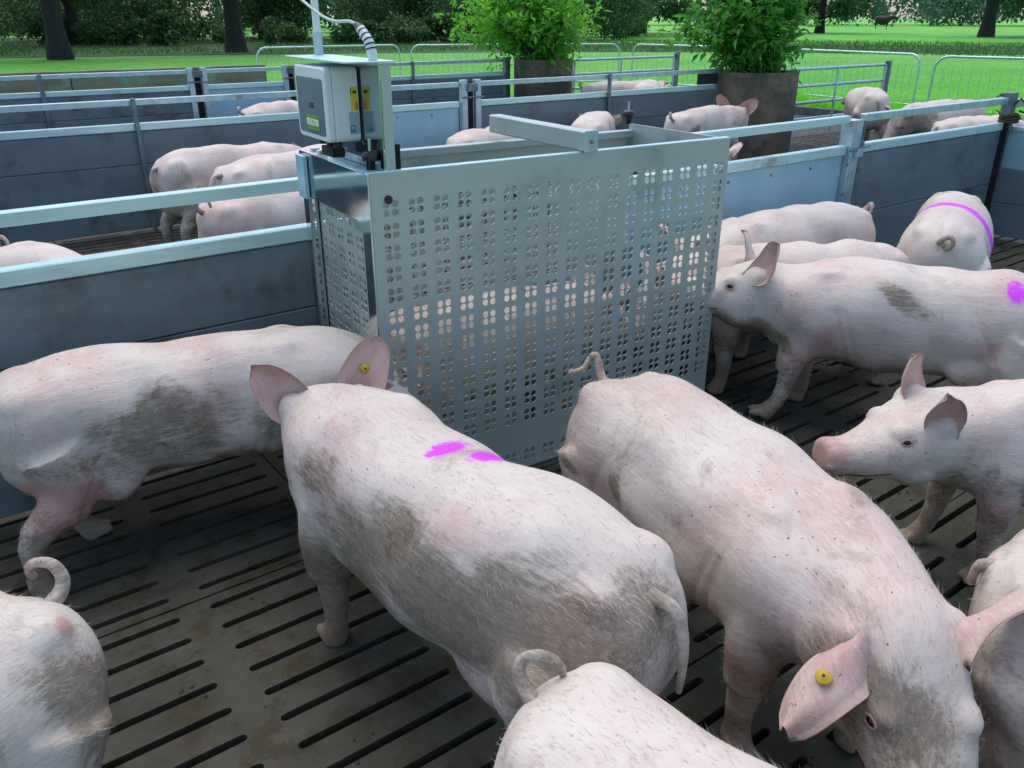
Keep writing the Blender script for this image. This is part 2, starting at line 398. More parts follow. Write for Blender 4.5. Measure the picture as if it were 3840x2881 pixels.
# second row
partition('long grey plank wall behind the three pigs in the left rear pen', -3.5, 3.55, Y2, posts=[(1.56 + 3.5, .03, .03, HR + .01)], rail='galv')
partition('pale blue sheet wall of the second row behind the control unit', 3.6, 4.36, Y2, 'plate', rail='galv')
partition('grey plank wall of the second row ending at the nearer concrete planter', 4.6, 7.86, Y2, posts=[(6.19 - 4.6, .03, .03, HR + .01)], rail='galv')
def double_post(x, y, label, h=HR + .02):
    o = empty('double_post', (x, y, 0), 0, label, 'post', 'double posts of the rear partitions')
    for s_ in (-1, 1): MB().box(s_ * .075 - .03, s_ * .075 + .03, -.05, .0, 0, h).build('post', M['galv'], o)
    MB().box(-.04, .04, -.012, -.002, 0, h - .02).build('slit', M['slit'], o)
    MB().tube([(-.12, -.07, h - .15), (.12, -.07, h - .15)], .008).build('latch_bolt', M['post'], o)
    MB().box(-.05, .05, -.08, -.055, h - .1, h - .03).build('hinge', M['post'], o)
    return o
double_post(4.48, Y2, 'double galvanised gate post in the second row above the cross beam of the weighing station')
ep = empty('end_post', (7.92, Y2, 0), 0, 'dark end post of the second row touching the nearer concrete planter', 'post')
MB().box(-.03, .03, -.04, .04, 0, HR + .02).build('post', M['post'], ep)
MB().box(-.36, -.035, -.02, .0, HW + .005, HR - .045).build('dark_board', simple('dark_board', (.03, .03, .03), (.02, .02, .022), .7), ep)
# third row
partition('dark plank wall of the third row at the left, behind the long rear wall', -4, 3.0, Y3, posts=[(1.51 + 4, .04, .03, HR + .01)], rail='galv')
partition('pale sheet wall of the third row left of the control unit', 3.18, 4.14, Y3, 'plate', rail='galv', bolts=False)
partition('plank wall of the third row ending at the farther concrete planter', 4.26, 7.36, Y3, posts=[(5.87 - 4.26, .04, .03, HR + .01)], rail='galv')
double_post(3.09, Y3, 'double galvanised gate post in the third row at the left')
double_post(4.2, Y3, 'double gate post in the third row right behind the white control unit')
ep = empty('end_post', (7.43, Y3, 0), 0, 'dark end post of the third row touching the farther concrete planter', 'post')
MB().box(-.05, .03, -.04, .04, 0, HR + .02).build('post', M['post'], ep)
# weathered board wall behind the third row
bw = empty('board_wall', (-3, 12.5, -.12), 0, 'low weathered brown board wall beyond the third row at the left', 'wall')
for k in range(4):
    for q in range(3): MB().box(q * 2.62 + .002, q * 2.62 + 2.61, -.03, .03 + .004 * (k % 2), k * .245, k * .245 + .24, .006).build('board', M['rustboard'], bw)
for q in range(4): MB().box(q * 2.6, q * 2.6 + .07, .04, .1, 0, .97).build('post', M['post'], bw)

# tubular gates beside the planters
def tube_gate(label, x0, x1, y, post):
    o = empty('tubular_gate', (x0, y, 0), 0, label, 'gate', 'tubular gates beside the planters'); L = x1 - x0
    for z in (.30, .50, .70, .90): MB().tube([(0, 0, z), (L, 0, z)], .019).build('rail', M['galv'], o)
    for f in (.02, .45, .98): MB().tube([(L * f, -.025, .12), (L * f, -.025, .9)], .014).build('upright', M['galv'], o)
    MB().box(L + .02, L + .08, -.03, .03, -.1, post).build('post', M['post'], o)
    MB().tube([(L - .02, 0, .9), (L + .06, 0, .9)], .03).build('hinge', M['dark'], o)
    return o
tube_gate('galvanised tubular gate right of the nearer concrete planter', 9.2, 11.3, 6.6, .95)
tube_gate('galvanised tubular gate right of the farther concrete planter', 8.62, 10.85, Y3, .97)

# crowd barriers along the meadow
def barrier(label, a, b, h=.9):
    a = Vector((*a, -.12)); b = Vector((*b, -.12)); L = (b - a).length; H_ = h + .12
    o = empty('meadow_barrier', a, math.atan2(b.y - a.y, b.x - a.x), label, 'barrier', 'galvanised barriers along the meadow')
    R = .2
    P = [(0, 0, 0), (0, 0, H_ - R)] + [(R - R * math.cos(t), 0, H_ - R + R * math.sin(t)) for t in np.linspace(.2, math.pi / 2, 6)]
    P += [(L - p[0], 0, p[2]) for p in P[::-1]]
    MB().tube(P, .02).build('frame', M['galv'], o)
    MB().tube([(0, 0, .2), (L, 0, .2)], .016).build('bottom_rail', M['galv'], o)
    n = int(L / .14); me = MB().tube([(0, 0, .2), (0, 0, H_ - .16)], .005, 6).mesh('bar')
    for k in range(1, n): link('bar', me, M['galv'], o, (L * k / n, 0, 0))
    for x in (.25, L - .25): MB().tube([(x, -.28, .015), (x, .28, .015)], .016).build('foot', M['post'], o)
    return o
barrier('leftmost round cornered meadow barrier behind the white pole', (6.8, 17.9), (10.2, 17.95))
barrier('long meadow barrier behind the farther planter shrub', (10.3, 17.6), (14.75, 15.45))
barrier('meadow barrier behind the nearer planter shrub', (14.85, 15.1), (15.3, 11.5))
barrier('meadow barrier right of the nearer planter, above the tubular gate', (15.15, 11.2), (14.75, 8.0))
barrier('rightmost meadow barrier behind the pigs in the right rear pen', (14.3, 7.5), (15.2, 3.6))

# ------------------------------------------------------------------ weighing station
WS = empty('weighing_station', (1.08, 2.105, 0), math.atan2(2.012 - 2.119, 2.473 - 1.078), 'perforated stainless steel pig weighing station with white control unit and pole', 'weighing station')
WL, WD, WH = 1.40, .56, 1.10    # local X length, Y depth, height
def perforated(x0, x1, z0, z1, cx0, ncol, rows, pitch=.081, sx=.0275, sz=.0245, r=.0108, skip=lambda i, j: False):
    xb = [x0]; xf = []
    for i in range(ncol):
        c = cx0 + i * pitch
        for p, fl in ((c - sx, 0), (c, 1), (c + sx, 1)): xb.append(p); xf.append((fl, i))
    # cells: [prev, c-sx] plain, [c-sx, c] hole, [c, c+sx] hole
    xb.append(x1); xf.append((0, -1))
    zb = [z0]; zf = []
    for j, c in enumerate(rows):
        for p, fl in ((c - sz, 0), (c, 1), (c + sz, 1)): zb.append(p); zf.append((fl, j))
    zb.append(z1); zf.append((0, -1))
    V = []; F = []
    tpl = [(1, 1 / 3), (1, 1), (1 / 3, 1), (-1 / 3, 1), (-1, 1), (-1, 1 / 3), (-1, -1 / 3), (-1, -1), (-1 / 3, -1), (1 / 3, -1), (1, -1), (1, -1 / 3)]
    for i in range(len(xf)):
        for j in range(len(zf)):
            a, b, c, e = xb[i], xb[i + 1], zb[j], zb[j + 1]; k = len(V)
            if b - a < 1e-6 or e - c < 1e-6: continue
            if xf[i][0] and zf[j][0] and not skip(xf[i][1], zf[j][1]):
                mx, mz, hx, hz = (a + b) / 2, (c + e) / 2, (b - a) / 2, (e - c) / 2
                for (u, v) in tpl: V.append((mx + u * hx, 0, mz + v * hz))
                for (u, v) in tpl: t = math.atan2(v, u); V.append((mx + r * math.cos(t), 0, mz + r * math.sin(t)))
                for q in range(12): q2 = (q + 1) % 12; F.append([k + q2, k + q, k + 12 + q, k + 12 + q2])
            else:
                V += [(a, 0, c), (b, 0, c), (b, 0, e), (a, 0, e)]; F.append([k, k + 1, k + 2, k + 3])
    return pyd(V, F, name='perforated_sheet')
def solid(o, t=.0025):
    md = o.modifiers.new('solid', 'SOLIDIFY'); md.thickness = t; md.offset = 0; return o
rows = [.062] + [.998 - .0648 * k for k in range(12, -1, -1)]
fp = solid(link('front_panel', perforated(0, WL, .012, WH, .058, 17, rows), M['steel'], WS))
rpn = solid(link('rear_panel', perforated(0, WL, .012, WH - .03, .045, 17, [r - .02 for r in rows]), M['steel'], WS, (0, WD, 0)))
# folded rims
MB().box(-.002, WL + .002, .002, .028, WH - .004, WH + .002, .001).build('front_rim', M['cap'], WS)
MB().box(.10, WL, WD - .03, WD + .012, WH - .055, WH - .028, .002).build('rear_rim', M['steel'], WS)
MB().box(0, .004, .0, .03, .0, WH - .004, .0008).build('corner_fold', M['steel'], WS, (-.002, .001, 0))
# left end: polished header with rounded opening, perforated door behind it
def end_header():
    y0, y1, zt = .002, WD, WH - .003
    R = .05; yb = .06; zb_ = WH - .145
    out = [(y1, zt), (y0, zt), (y0, .0), (yb, .0), (yb, zb_ - R)] + [(yb + R - R * math.cos(t), zb_ - R + R * math.sin(t)) for t in np.linspace(.2, math.pi / 2, 6)] + [(y1 - .045, zb_), (y1 - .045, 0), (y1, 0)]
    V = [(0, y, z) for y, z in out] + [(.004, y, z) for y, z in out]; n = len(out)
    F = [list(range(n)), list(range(n, 2 * n))[::-1]] + [[i, i + n, (i + 1) % n + n, (i + 1) % n] for i in range(n)]
    return pyd(V, F)
eh = link('end_frame', end_header(), M['polish'], WS, (-.006, 0, 0))
bm = bmesh.new(); bm.from_mesh(eh.data); bmesh.ops.recalc_face_normals(bm, faces=bm.faces); bm.to_mesh(eh.data); bm.free()
door = solid(link('end_door', perforated(0, WD - .06, .02, WH - .06, .05, 6, [r for r in rows if r < 1.0], pitch=.078), M['steel'], WS, (.018, .02, 0), (0, 0, rad(90))))
MB().box(.012, .016, WD - .085, WD - .078, .02, WH - .15, .0005).build('door_slit', M['slit'], WS)
MB().box(-.022, -.008, WD - .075, WD - .004, WH - .15, WH - .012, .002).build('corner_bracket', M['plate'], WS)
# right end: header and uprights only, open for the pigs
MB().box(WL - .004, WL, .004, WD, WH - .10, WH - .003, .001).build('end_header', M['steel'], WS)
MB().box(WL - .03, WL - .006, WD - .03, WD - .004, 0, WH - .11, .002).build('upright', M['steel'], WS)
MB().box(WL - .03, WL - .006, .004, .03, 0, WH - .11, .002).build('upright', M['steel'], WS)
MB().box(.004, WL - .004, .004, WD - .004, .002, .02, .002).build('floor_plate', M['post'], WS)
# deck under the control unit
MB().box(.002, .125, .03, WD, WH - .03, WH - .024, .001).build('deck', M['polish'], WS)
# cross beam
bmx = WS and MB().box(.735, .785, -.012, WD + .02, WH + .003, WH + .066, .004).build('cross_beam', M['steel'], WS)
MB().box(.733, .787, -.016, -.0125, WH + .001, WH + .068, .001).build('end_cap', M['galv'], bmx)
MB().lathe([(0, .004), (.006, .003), (.007, 0)], 8).build('bolt', M['post'], bmx, (.76, -.0165, WH + .034), (rad(90), 0, 0))
def knob(x, y, z):
    o = MB().lathe([(0, .052), (.016, .052), (.024, .045), (.024, .026), (.013, .024), (.013, 0), (0, 0)], 14).build('star_knob', M['dark'], WS, (x, y, z))
    MB().tube([(0, 0, .05), (0, 0, .085)], .0045).build('stud', M['galv'], o)
knob(.03, .055, WH + .002); knob(WL - .035, WD - .03, WH + .0)
MB().tube([(.0, 0, 0), (0, .004, 0)], .0125, 14).build('plug', M['dark'], WS, (.052, -.006, 1.024))
for yy in (.40, .46): MB().box(.005, .03, yy, yy + .025, WH - .0, WH + .014).build('cable_clip', M['white_p'], WS)
# bracket, hood, control unit (local coordinates: subtract the root)
BX = .052                                 # plate position
br = MB().box(BX, BX + .004, .012, .455, WH - .024, 1.385, .001).build('bracket_plate', M['polish'], WS)
MB().box(BX + .0045, BX + .034, .008, .012, WH - .02, 1.384, .001).build('flange', M['steel'], br)
MB().box(BX - .10, BX + .045, .0, .475, 1.386, 1.391, .001).build('hood', M['cap'], br)
MB().box(BX + .042, BX + .056, .02, .05, WH + .002, WH + .07, .001).build('dark_slot', M['slit'], br)  # dark box drawn as the narrow slot beside the flange
cu = empty('control_unit', (BX - .104, .150, 1.168)); cu.parent = WS
def rbox(x0, x1, y0, y1, z0, z1, r, n=4):
    pts = []
    for (cy_, cz_, a0) in ((y1 - r, z1 - r, 0), (y0 + r, z1 - r, 90), (y0 + r, z0 + r, 180), (y1 - r, z0 + r, 270)):
        for k in range(n + 1): a = rad(a0 + 90 * k / n); pts.append((cy_ + r * math.cos(a), cz_ + r * math.sin(a)))
    N = len(pts); V = []; F = []
    cyc, czc = (y0 + y1) / 2, (z0 + z1) / 2; e = .006
    for (x, s_) in ((x0, 1 - e * 2 / (y1 - y0)), (x0 + e * .4, 1 - e * .7 / (y1 - y0)), (x0 + e, 1), (x1, 1)):
        for (y, z) in pts: V.append((x, cyc + (y - cyc) * s_, czc + (z - czc) * s_))
    for q in range(3):
        for i in range(N): j = (i + 1) % N; F.append([q * N + i, q * N + j, (q + 1) * N + j, (q + 1) * N + i])
    F.append(list(range(N))); F.append(list(range(3 * N, 4 * N))[::-1])
    return pyd(V, F)
cs = link('housing', rbox(.022, .098, 0, .245, 0, .203, .016), M['white_p'], cu)
ld = link('lid', rbox(0, .0205, 0, .245, 0, .203, .016), M['white_p'], cu)
for o_ in (cs, ld):
    bm = bmesh.new(); bm.from_mesh(o_.data); bmesh.ops.recalc_face_normals(bm, faces=bm.faces); bm.to_mesh(o_.data); bm.free()
fc = link('face_foil', rbox(-.0015, .0005, .012, .233, .012, .175, .01), M['grey_face'], cu)
MB().box(-.0025, -.0012, .095, .13, .088, .104, .0003).build('display', M['ink'], cu)
gl = MB().box(-.0028, -.0012, .055, .165, .026, .068, .0003).build('green_label', M['green_l'], cu)
MB().box(-.0036, -.0025, .066, .158, .040, .058, .0002).build('label_lettering', M['white_l'], gl)
for k, y in enumerate((.082, .098, .108, .122, .140)): MB().box(-.0042, -.0034, y, y + .004, .043, .055, .0001).build('letter_gap', M['green_l'], gl)
def on_side(name, mat, x0, x1, z0, z1, par, d_=.0008): return MB().box(x0, x1, -d_, .001, z0, z1, .0002).build(name, mat, par)
yl = on_side('warning_label', M['yellow_l'], .074, .096, .085, .150, cu, .001)
on_side('symbol', M['orange_l'], .087, .0955, .088, .112, yl, .0014); on_side('lettering', M['ink'], .075, .077, .13, .148, yl, .0014); on_side('lettering', M['ink'], .081, .093, .132, .14, yl, .0014)
sl = on_side('rating_label', M['silver_l'], .066, .0965, .022, .082, cu, .001)
def text(name, body, size, mat, par, loc, rot):
    cu_ = bpy.data.curves.new(name, 'FONT'); cu_.body = body; cu_.size = size; cu_.extrude = .0003; cu_.align_x = 'CENTER'; cu_.align_y = 'CENTER'
    t = bpy.data.objects.new('tmp', cu_); me = bpy.data.meshes.new_from_object(t); bpy.data.objects.remove(t); me.materials.append(mat)
    return link(name, me, None, par, loc, rot)
text('ce_mark', 'CE', .02, M['ink'], sl, (.075, -.0016, .036), (rad(90), rad(90), 0))
for k in range(3): MB().tube([(.045, .05 + .06 * k, 0), (.045, .05 + .06 * k, -.022)], [.013, .010], 10).build('cable_gland', M['dark'], cu)
MB().box(.03, .07, .06, .15, -.05, -.023).build('plug_block', M['dark'], cu)
pole = MB().tube([(BX - .0, .452, 1.39), (BX, .452, 3.2)], .0115, 14).build('pole', M['pipe'], WS)
MB().tube([(BX, .452, 1.392), (BX, .452, 1.455)], .0145, 14).build('sleeve', M['galv'], pole)
HY = .04
hp = smooth_path([(BX, HY, 1.385), (BX - .003, HY, 1.41), (BX - .006, HY + .012, 1.44), (BX - .012, HY + .045, 1.468)], 6)
hose = MB().tube(hp, .0135, 12).build('corrugated_hose', M['pipe'], WS)
for k in range(8, len(hp) - 1, 2):
    t = (hp[k + 1] - hp[k - 1]).normalized(); MB().tube([hp[k] - t * .002, hp[k] + t * .002], .0146, 12).build('hose_rib', M['dark'], hose)
e0 = hp[-1]; MB().tube([e0, e0 + Vector((-.004, .02, .012))], [.014, .008], 10).build('hose_end', M['dark'], hose)
cpth = smooth_path([e0 + Vector((0, .01, .006)), (BX - .022, .13, 1.487), (BX - .022, .24, 1.487), (BX - .02, .34, 1.50), (BX - .018, .43, 1.522), (BX - .02, .55, 1.555), (BX - .02, .68, 1.563), (BX - .02, .80, 1.575), (BX - .02, .95, 1.66), (BX, 1.05, 1.95), (BX, .95, 2.4), (BX, .7, 2.75), (BX, .5, 2.8), (BX, .465, 2.7)], 6)
MB().tube(cpth, .0042, 8).build('cable', M['cable'], WS)

# ------------------------------------------------------------------ pigs
RING = [(-.015, .50, .42, .04), (0, .555, .33, .09), (.035, .595, .275, .135), (.09, .622, .255, .163), (.18, .637, .25, .176), (.32, .645, .245, .172),
        (.48, .645, .235, .173), (.64, .64, .235, .176), (.78, .632, .25, .178), (.88, .622, .27, .168), (.96, .612, .30, .150), (1.03, .602, .33, .132),
        (1.10, .590, .345, .118), (1.155, .568, .350, .110), (1.205, .534, .352, .098), (1.255, .500, .353, .083), (1.305, .470, .362, .064), (1.345, .450, .367, .051), (1.375, .456, .358, .058), (1.394, .454, .360, .057)]
S_ = np.linspace(-.3, 1.7, 401)
def sstep(x, a, b): t = np.clip((x - a) / (b - a), 0, 1); return t * t * (3 - 2 * t)
class Rig:
    def __init__(s, heading, bend=0, hyaw=0, hpitch=12, k=1.0, girth=1.0, arch=0):
        s.k = k; s.g = girth
        th = rad(heading) + rad(bend) * np.clip(S_, 0, 1) + rad(hyaw) * sstep(S_, .82, 1.2)
        ph = rad(hpitch) * sstep(S_, .86, 1.18)
        ds = S_[1] - S_[0]
        T = np.stack([np.cos(th) * np.cos(ph), np.sin(th) * np.cos(ph), -np.sin(ph)], 1)
        P = np.cumsum(T * ds, 0); i0 = np.argmin(abs(S_)); P = P - P[i0]; P[:, 2] += .46 + arch * np.sin(np.clip(S_, 0, 1) * np.pi)
        N = np.stack([-np.sin(th), np.cos(th), 0 * th], 1); U = np.cross(T, N)
        s.P, s.T, s.N, s.U = P, T, N, U
    def fr(s, x):
        f = lambda A: np.array([np.interp(x, S_, A[:, i]) for i in range(3)])
        return f(s.P), f(s.T), f(s.N), f(s.U)
    def W(s, x, lat, z):
        p, t, n, u = s.fr(x); return (p + n * lat * s.g + u * (z - .46)) * s.k
    def inv(s, V):
        V = V / s.k; out = np.empty_like(V)
        sub = slice(40, 370, 3); PP = s.P[sub]; SS = S_[sub]
        w = np.array([1, 1, .35])
        for a in range(0, len(V), 4000):
            v = V[a:a + 4000]; dd = (((v[:, None] - PP[None]) * w) ** 2).sum(2); i = dd.argmin(1)
            dv = v - PP[i]; out[a:a + 4000, 0] = SS[i] + (dv * s.T[sub][i]).sum(1); out[a:a + 4000, 1] = (dv * s.N[sub][i]).sum(1); out[a:a + 4000, 2] = (dv * s.U[sub][i]).sum(1) + .46
        return out
def surf_lat(x, z):
    st = np.array(RING); top, bot, hw = (np.interp(x, st[:, 0], st[:, i]) for i in (1, 2, 3)); u = (z - .5 * (top + bot)) / (.5 * (top - bot))
    return hw * max(0., 1 - abs(u) ** (2 / .88)) ** (.88 / 2)
def loft(V, F, rings):
    n = len(rings[0]); b = len(V)
    for r in rings: V.extend(map(tuple, r))
    for i in range(len(rings) - 1):
        for k in range(n): k2 = (k + 1) % n; F.append([b + i * n + k, b + i * n + k2, b + (i + 1) * n + k2, b + (i + 1) * n + k])
    F.append([b + k for k in range(n)][::-1]); F.append([b + (len(rings) - 1) * n + k for k in range(n)])
ICO = None
def ico():
    global ICO
    if ICO is None:
        bm = bmesh.new(); bmesh.ops.create_icosphere(bm, subdivisions=2, radius=1); bm.verts.ensure_lookup_table()
        ICO = (np.array([v.co[:] for v in bm.verts]), [[v.index for v in f.verts] for f in bm.faces]); bm.free()
    return ICO
def blob(V, F, rig, c, r):
    iv, jf = ico(); b = len(V)
    p, t, n, u = rig.fr(c[0]); ctr = rig.W(*c)
    for v in iv: V.append(tuple(ctr + (t * v[0] * r[0] + n * v[1] * r[1] + u * v[2] * r[2]) * rig.k))
    F.extend([[i + b for i in f] for f in jf])
def pig_source(rig, steps, fat=1.0):
    V, F = [], []
    st = np.array(RING); xs = np.concatenate([[-.015, 0, .015], np.linspace(.04, 1.38, 55), [1.394]])
    rings = []
    for x in xs:
        top, bot, hw = (np.interp(x, st[:, 0], st[:, i]) for i in (1, 2, 3))
        # smooth the table a little
        top = np.mean([np.interp(x + q, st[:, 0], st[:, 1]) for q in (-.02, 0, .02)]) if .03 < x < 1.4 else top
        hw = np.mean([np.interp(x + q, st[:, 0], st[:, 3]) for q in (-.02, 0, .02)]) if .03 < x < 1.4 else hw
        zc = .5 * (top + bot); hh = .5 * (top - bot); R = []
        for k in range(24):
            a = 2 * math.pi * k / 24; ca, sa = math.cos(a), math.sin(a); e = .88
            R.append(rig.W(x, math.copysign(abs(ca) ** e, ca) * hw * fat, zc - .02 * (hw / .17) * 0 + math.copysign(abs(sa) ** e, sa) * hh))
        rings.append(R)
    loft(V, F, rings)
    for sg in (-1, 1):
        blob(V, F, rig, (.14, sg * .085, .43), (.125, .088, .15)); blob(V, F, rig, (.83, sg * .10, .42), (.10, .075, .16))
        blob(V, F, rig, (1.11, sg * .055, .40), (.09, .06, .062)); blob(V, F, rig, (1.19, sg * .062, .512), (.04, .03, .028)); blob(V, F, rig, (.27, sg * .135, .315), (.10, .035, .075)); blob(V, F, rig, (1.07, sg * .088, .548), (.038, .03, .042)); blob(V, F, rig, (.80, sg * .075, .555), (.09, .05, .075)); blob(V, F, rig, (.10, sg * .08, .56), (.07, .05, .05))
    fl = [(.84, .095, .42, .085), (.85, .108, .30, .066), (.853, .114, .225, .047), (.845, .116, .15, .036), (.848, .117, .075, .030), (.862, .118, .04, .034), (.872, .118, .0, .037)]
    hl = [(.13, .085, .43, .12), (.175, .105, .33, .098), (.15, .118, .265, .072), (.075, .124, .205, .046), (.060, .125, .165, .037), (.072, .126, .085, .031), (.086, .127, .04, .034), (.098, .127, .0, .038)]
    i = 0
    for base, sg in ((fl, 1), (fl, -1), (hl, 1), (hl, -1)):
        ds, dz = steps[i] if isinstance(steps[i], tuple) else (steps[i], 0.); i += 1
        for tq in (-1, 1):      # cloven hoof and dewclaws
            blob(V, F, rig, (base[-1][0] + ds + .022, sg * base[-1][1] + tq * .019, .018 + dz), (.032, .0165, .02)); blob(V, F, rig, (base[-1][0] + ds - .034, sg * base[-1][1] + tq * .02, .052 + dz), (.012, .01, .018))
        pts = []
        for (x, lat, z, r) in base:
            f = max(0, 1 - z / .4); pts.append((rig.W(x + ds * f, sg * lat, z + dz * f * f), r * rig.k))
        rings = []
        for q, (c, r) in enumerate(pts):
            a = pts[min(q + 1, len(pts) - 1)][0] - pts[max(q - 1, 0)][0]; t = a / np.linalg.norm(a)
            p_, T, N, U = rig.fr(base[0][0]); u = N - t * N.dot(t); u /= np.linalg.norm(u); b_ = np.cross(t, u)
            rings.append([c + (u * math.cos(g) + b_ * math.sin(g)) * r for g in np.linspace(0, 2 * math.pi, 12, endpoint=False)])
        loft(V, F, rings)
    return V, F
def ear_geo(rig, sg, direction, facing, L=.17, Wd=.115, bend=.03, cup=.030, base=(1.085, .085, .560), tside=1):
    p, T, N, U = rig.fr(base[0]); loc = lambda v: T * v[0] + N * (sg * v[1]) + U * v[2]
    d_ = loc(direction); d_ = d_ / np.linalg.norm(d_); f = loc(facing); f = f - d_ * f.dot(d_); f /= np.linalg.norm(f); sd = np.cross(d_, f)
    o = rig.W(base[0], sg * base[1], base[2]); nu, nv = 12, 9; lay = []
    for off in (.0035, -.0035):
        g = []
        for i in range(nu):
            u = i / (nu - 1); wd = Wd * .5 * (min(1, .55 + 1.9 * u) if u < .3 else 1.) * (1.10 if u < .5 else 1.10) * math.sqrt(max(0.001, 1 - ((u - .28) / .735) ** 2 if u > .28 else 1.))
            for j in range(nv):
                v = -1 + 2 * j / (nv - 1)
                cp_ = cup * (1 - .45 * u) * (v * v - .35) * (1. + 1.6 * math.exp(-u * 7)) + .004 * math.sin(7 * u + 4 * v + base[0] * 50 + sg) + .0025 * math.sin(17 * v + 9 * u)
                q = o + (d_ * (u * L - .03) + sd * v * wd + f * (cp_ + bend * u * u + off * (1 if abs(v) < .99 and i < nu - 1 else .35))) * rig.k
                g.append(q)
        lay.append(g)
    V = lay[0] + lay[1]; F = []; n = nu * nv
    for i in range(nu - 1):
        for j in range(nv - 1):
            a = i * nv + j; F.append([a, a + nv, a + nv + 1, a + 1]); F.append([n + a, n + a + 1, n + a + nv + 1, n + a + nv])
    edge = [i * nv for i in range(nu)] + [(nu - 1) * nv + j for j in range(1, nv)] + [i * nv + nv - 1 for i in range(nu - 2, -1, -1)]
    for a, b in zip(edge[:-1], edge[1:]): F.append([a, b, n + b, n + a])
    tagpos = o + (d_ * (.5 * L - .03) + f * (bend * .25 - cup * .27 + .005 * tside)) * rig.k
    return V, F, (tagpos, f * tside, d_)
TAILS = {
 'curl': [(.03, 0, .55), (-.02, .0, .575), (-.05, .005, .60), (-.055, .015, .635), (-.03, .03, .65), (-.005, .038, .63), (-.005, .042, .605), (-.025, .042, .59)],
 'over': [(.03, 0, .55), (-.015, 0, .575), (-.035, .01, .605), (-.03, .03, .64), (-.01, .055, .65), (.0, .08, .635), (.0, .09, .61), (-.01, .09, .592)],
 'loop': [(.03, 0, .555), (-.02, 0, .58), (-.045, .0, .61), (-.045, -.008, .645), (-.02, -.025, .665), (.005, -.045, .655), (.015, -.058, .63), (.015, -.064, .605)],
 'flick': [(.03, 0, .555), (-.015, 0, .59), (-.03, .0, .63), (-.045, .003, .655), (-.065, .01, .635), (-.07, .03, .605), (-.07, .06, .598), (-.065, .09, .605)],
 'hang': [(.03, 0, .55), (-.015, 0, .545), (-.032, -.005, .50), (-.036, -.01, .45), (-.034, -.015, .40), (-.03, -.02, .36)],
 'stub': [(.03, 0, .55), (-.012, 0, .545), (-.025, 0, .525), (-.03, 0, .50), (-.03, 0, .48)],
 'knot': [(.03, 0, .555), (-.02, 0, .57), (-.05, .01, .595), (-.06, .03, .625), (-.05, .05, .615), (-.042, .05, .58), (-.05, .03, .565), (-.06, .02, .575)],
 'ring': [(.03, 0, .55), (-.02, .0, .56), (-.035, -.02, .585), (-.04, -.045, .595), (-.045, -.066, .572), (-.045, -.06, .54), (-.045, -.04, .525), (-.045, -.024, .54), (-.05, -.028, .56)],
}
DEF_EAR = dict(direction=(.05, .55, .85), facing=(.8, .5, -.1))
PIGS = []
def pig(label, tail, heading, bend=0, hyaw=0, hpitch=12, k=1.0, girth=1.0, vox=.011, steps=(0, 0, 0, 0), tailtype='curl', tailflip=1, earL=None, earR=None,
        dirt=(), pink=(), paint=(), hair=0, fat=1.0, tags=(), group='pigs in the pens', z=0., seed=0):
    PIGS.append(dict(locals()))
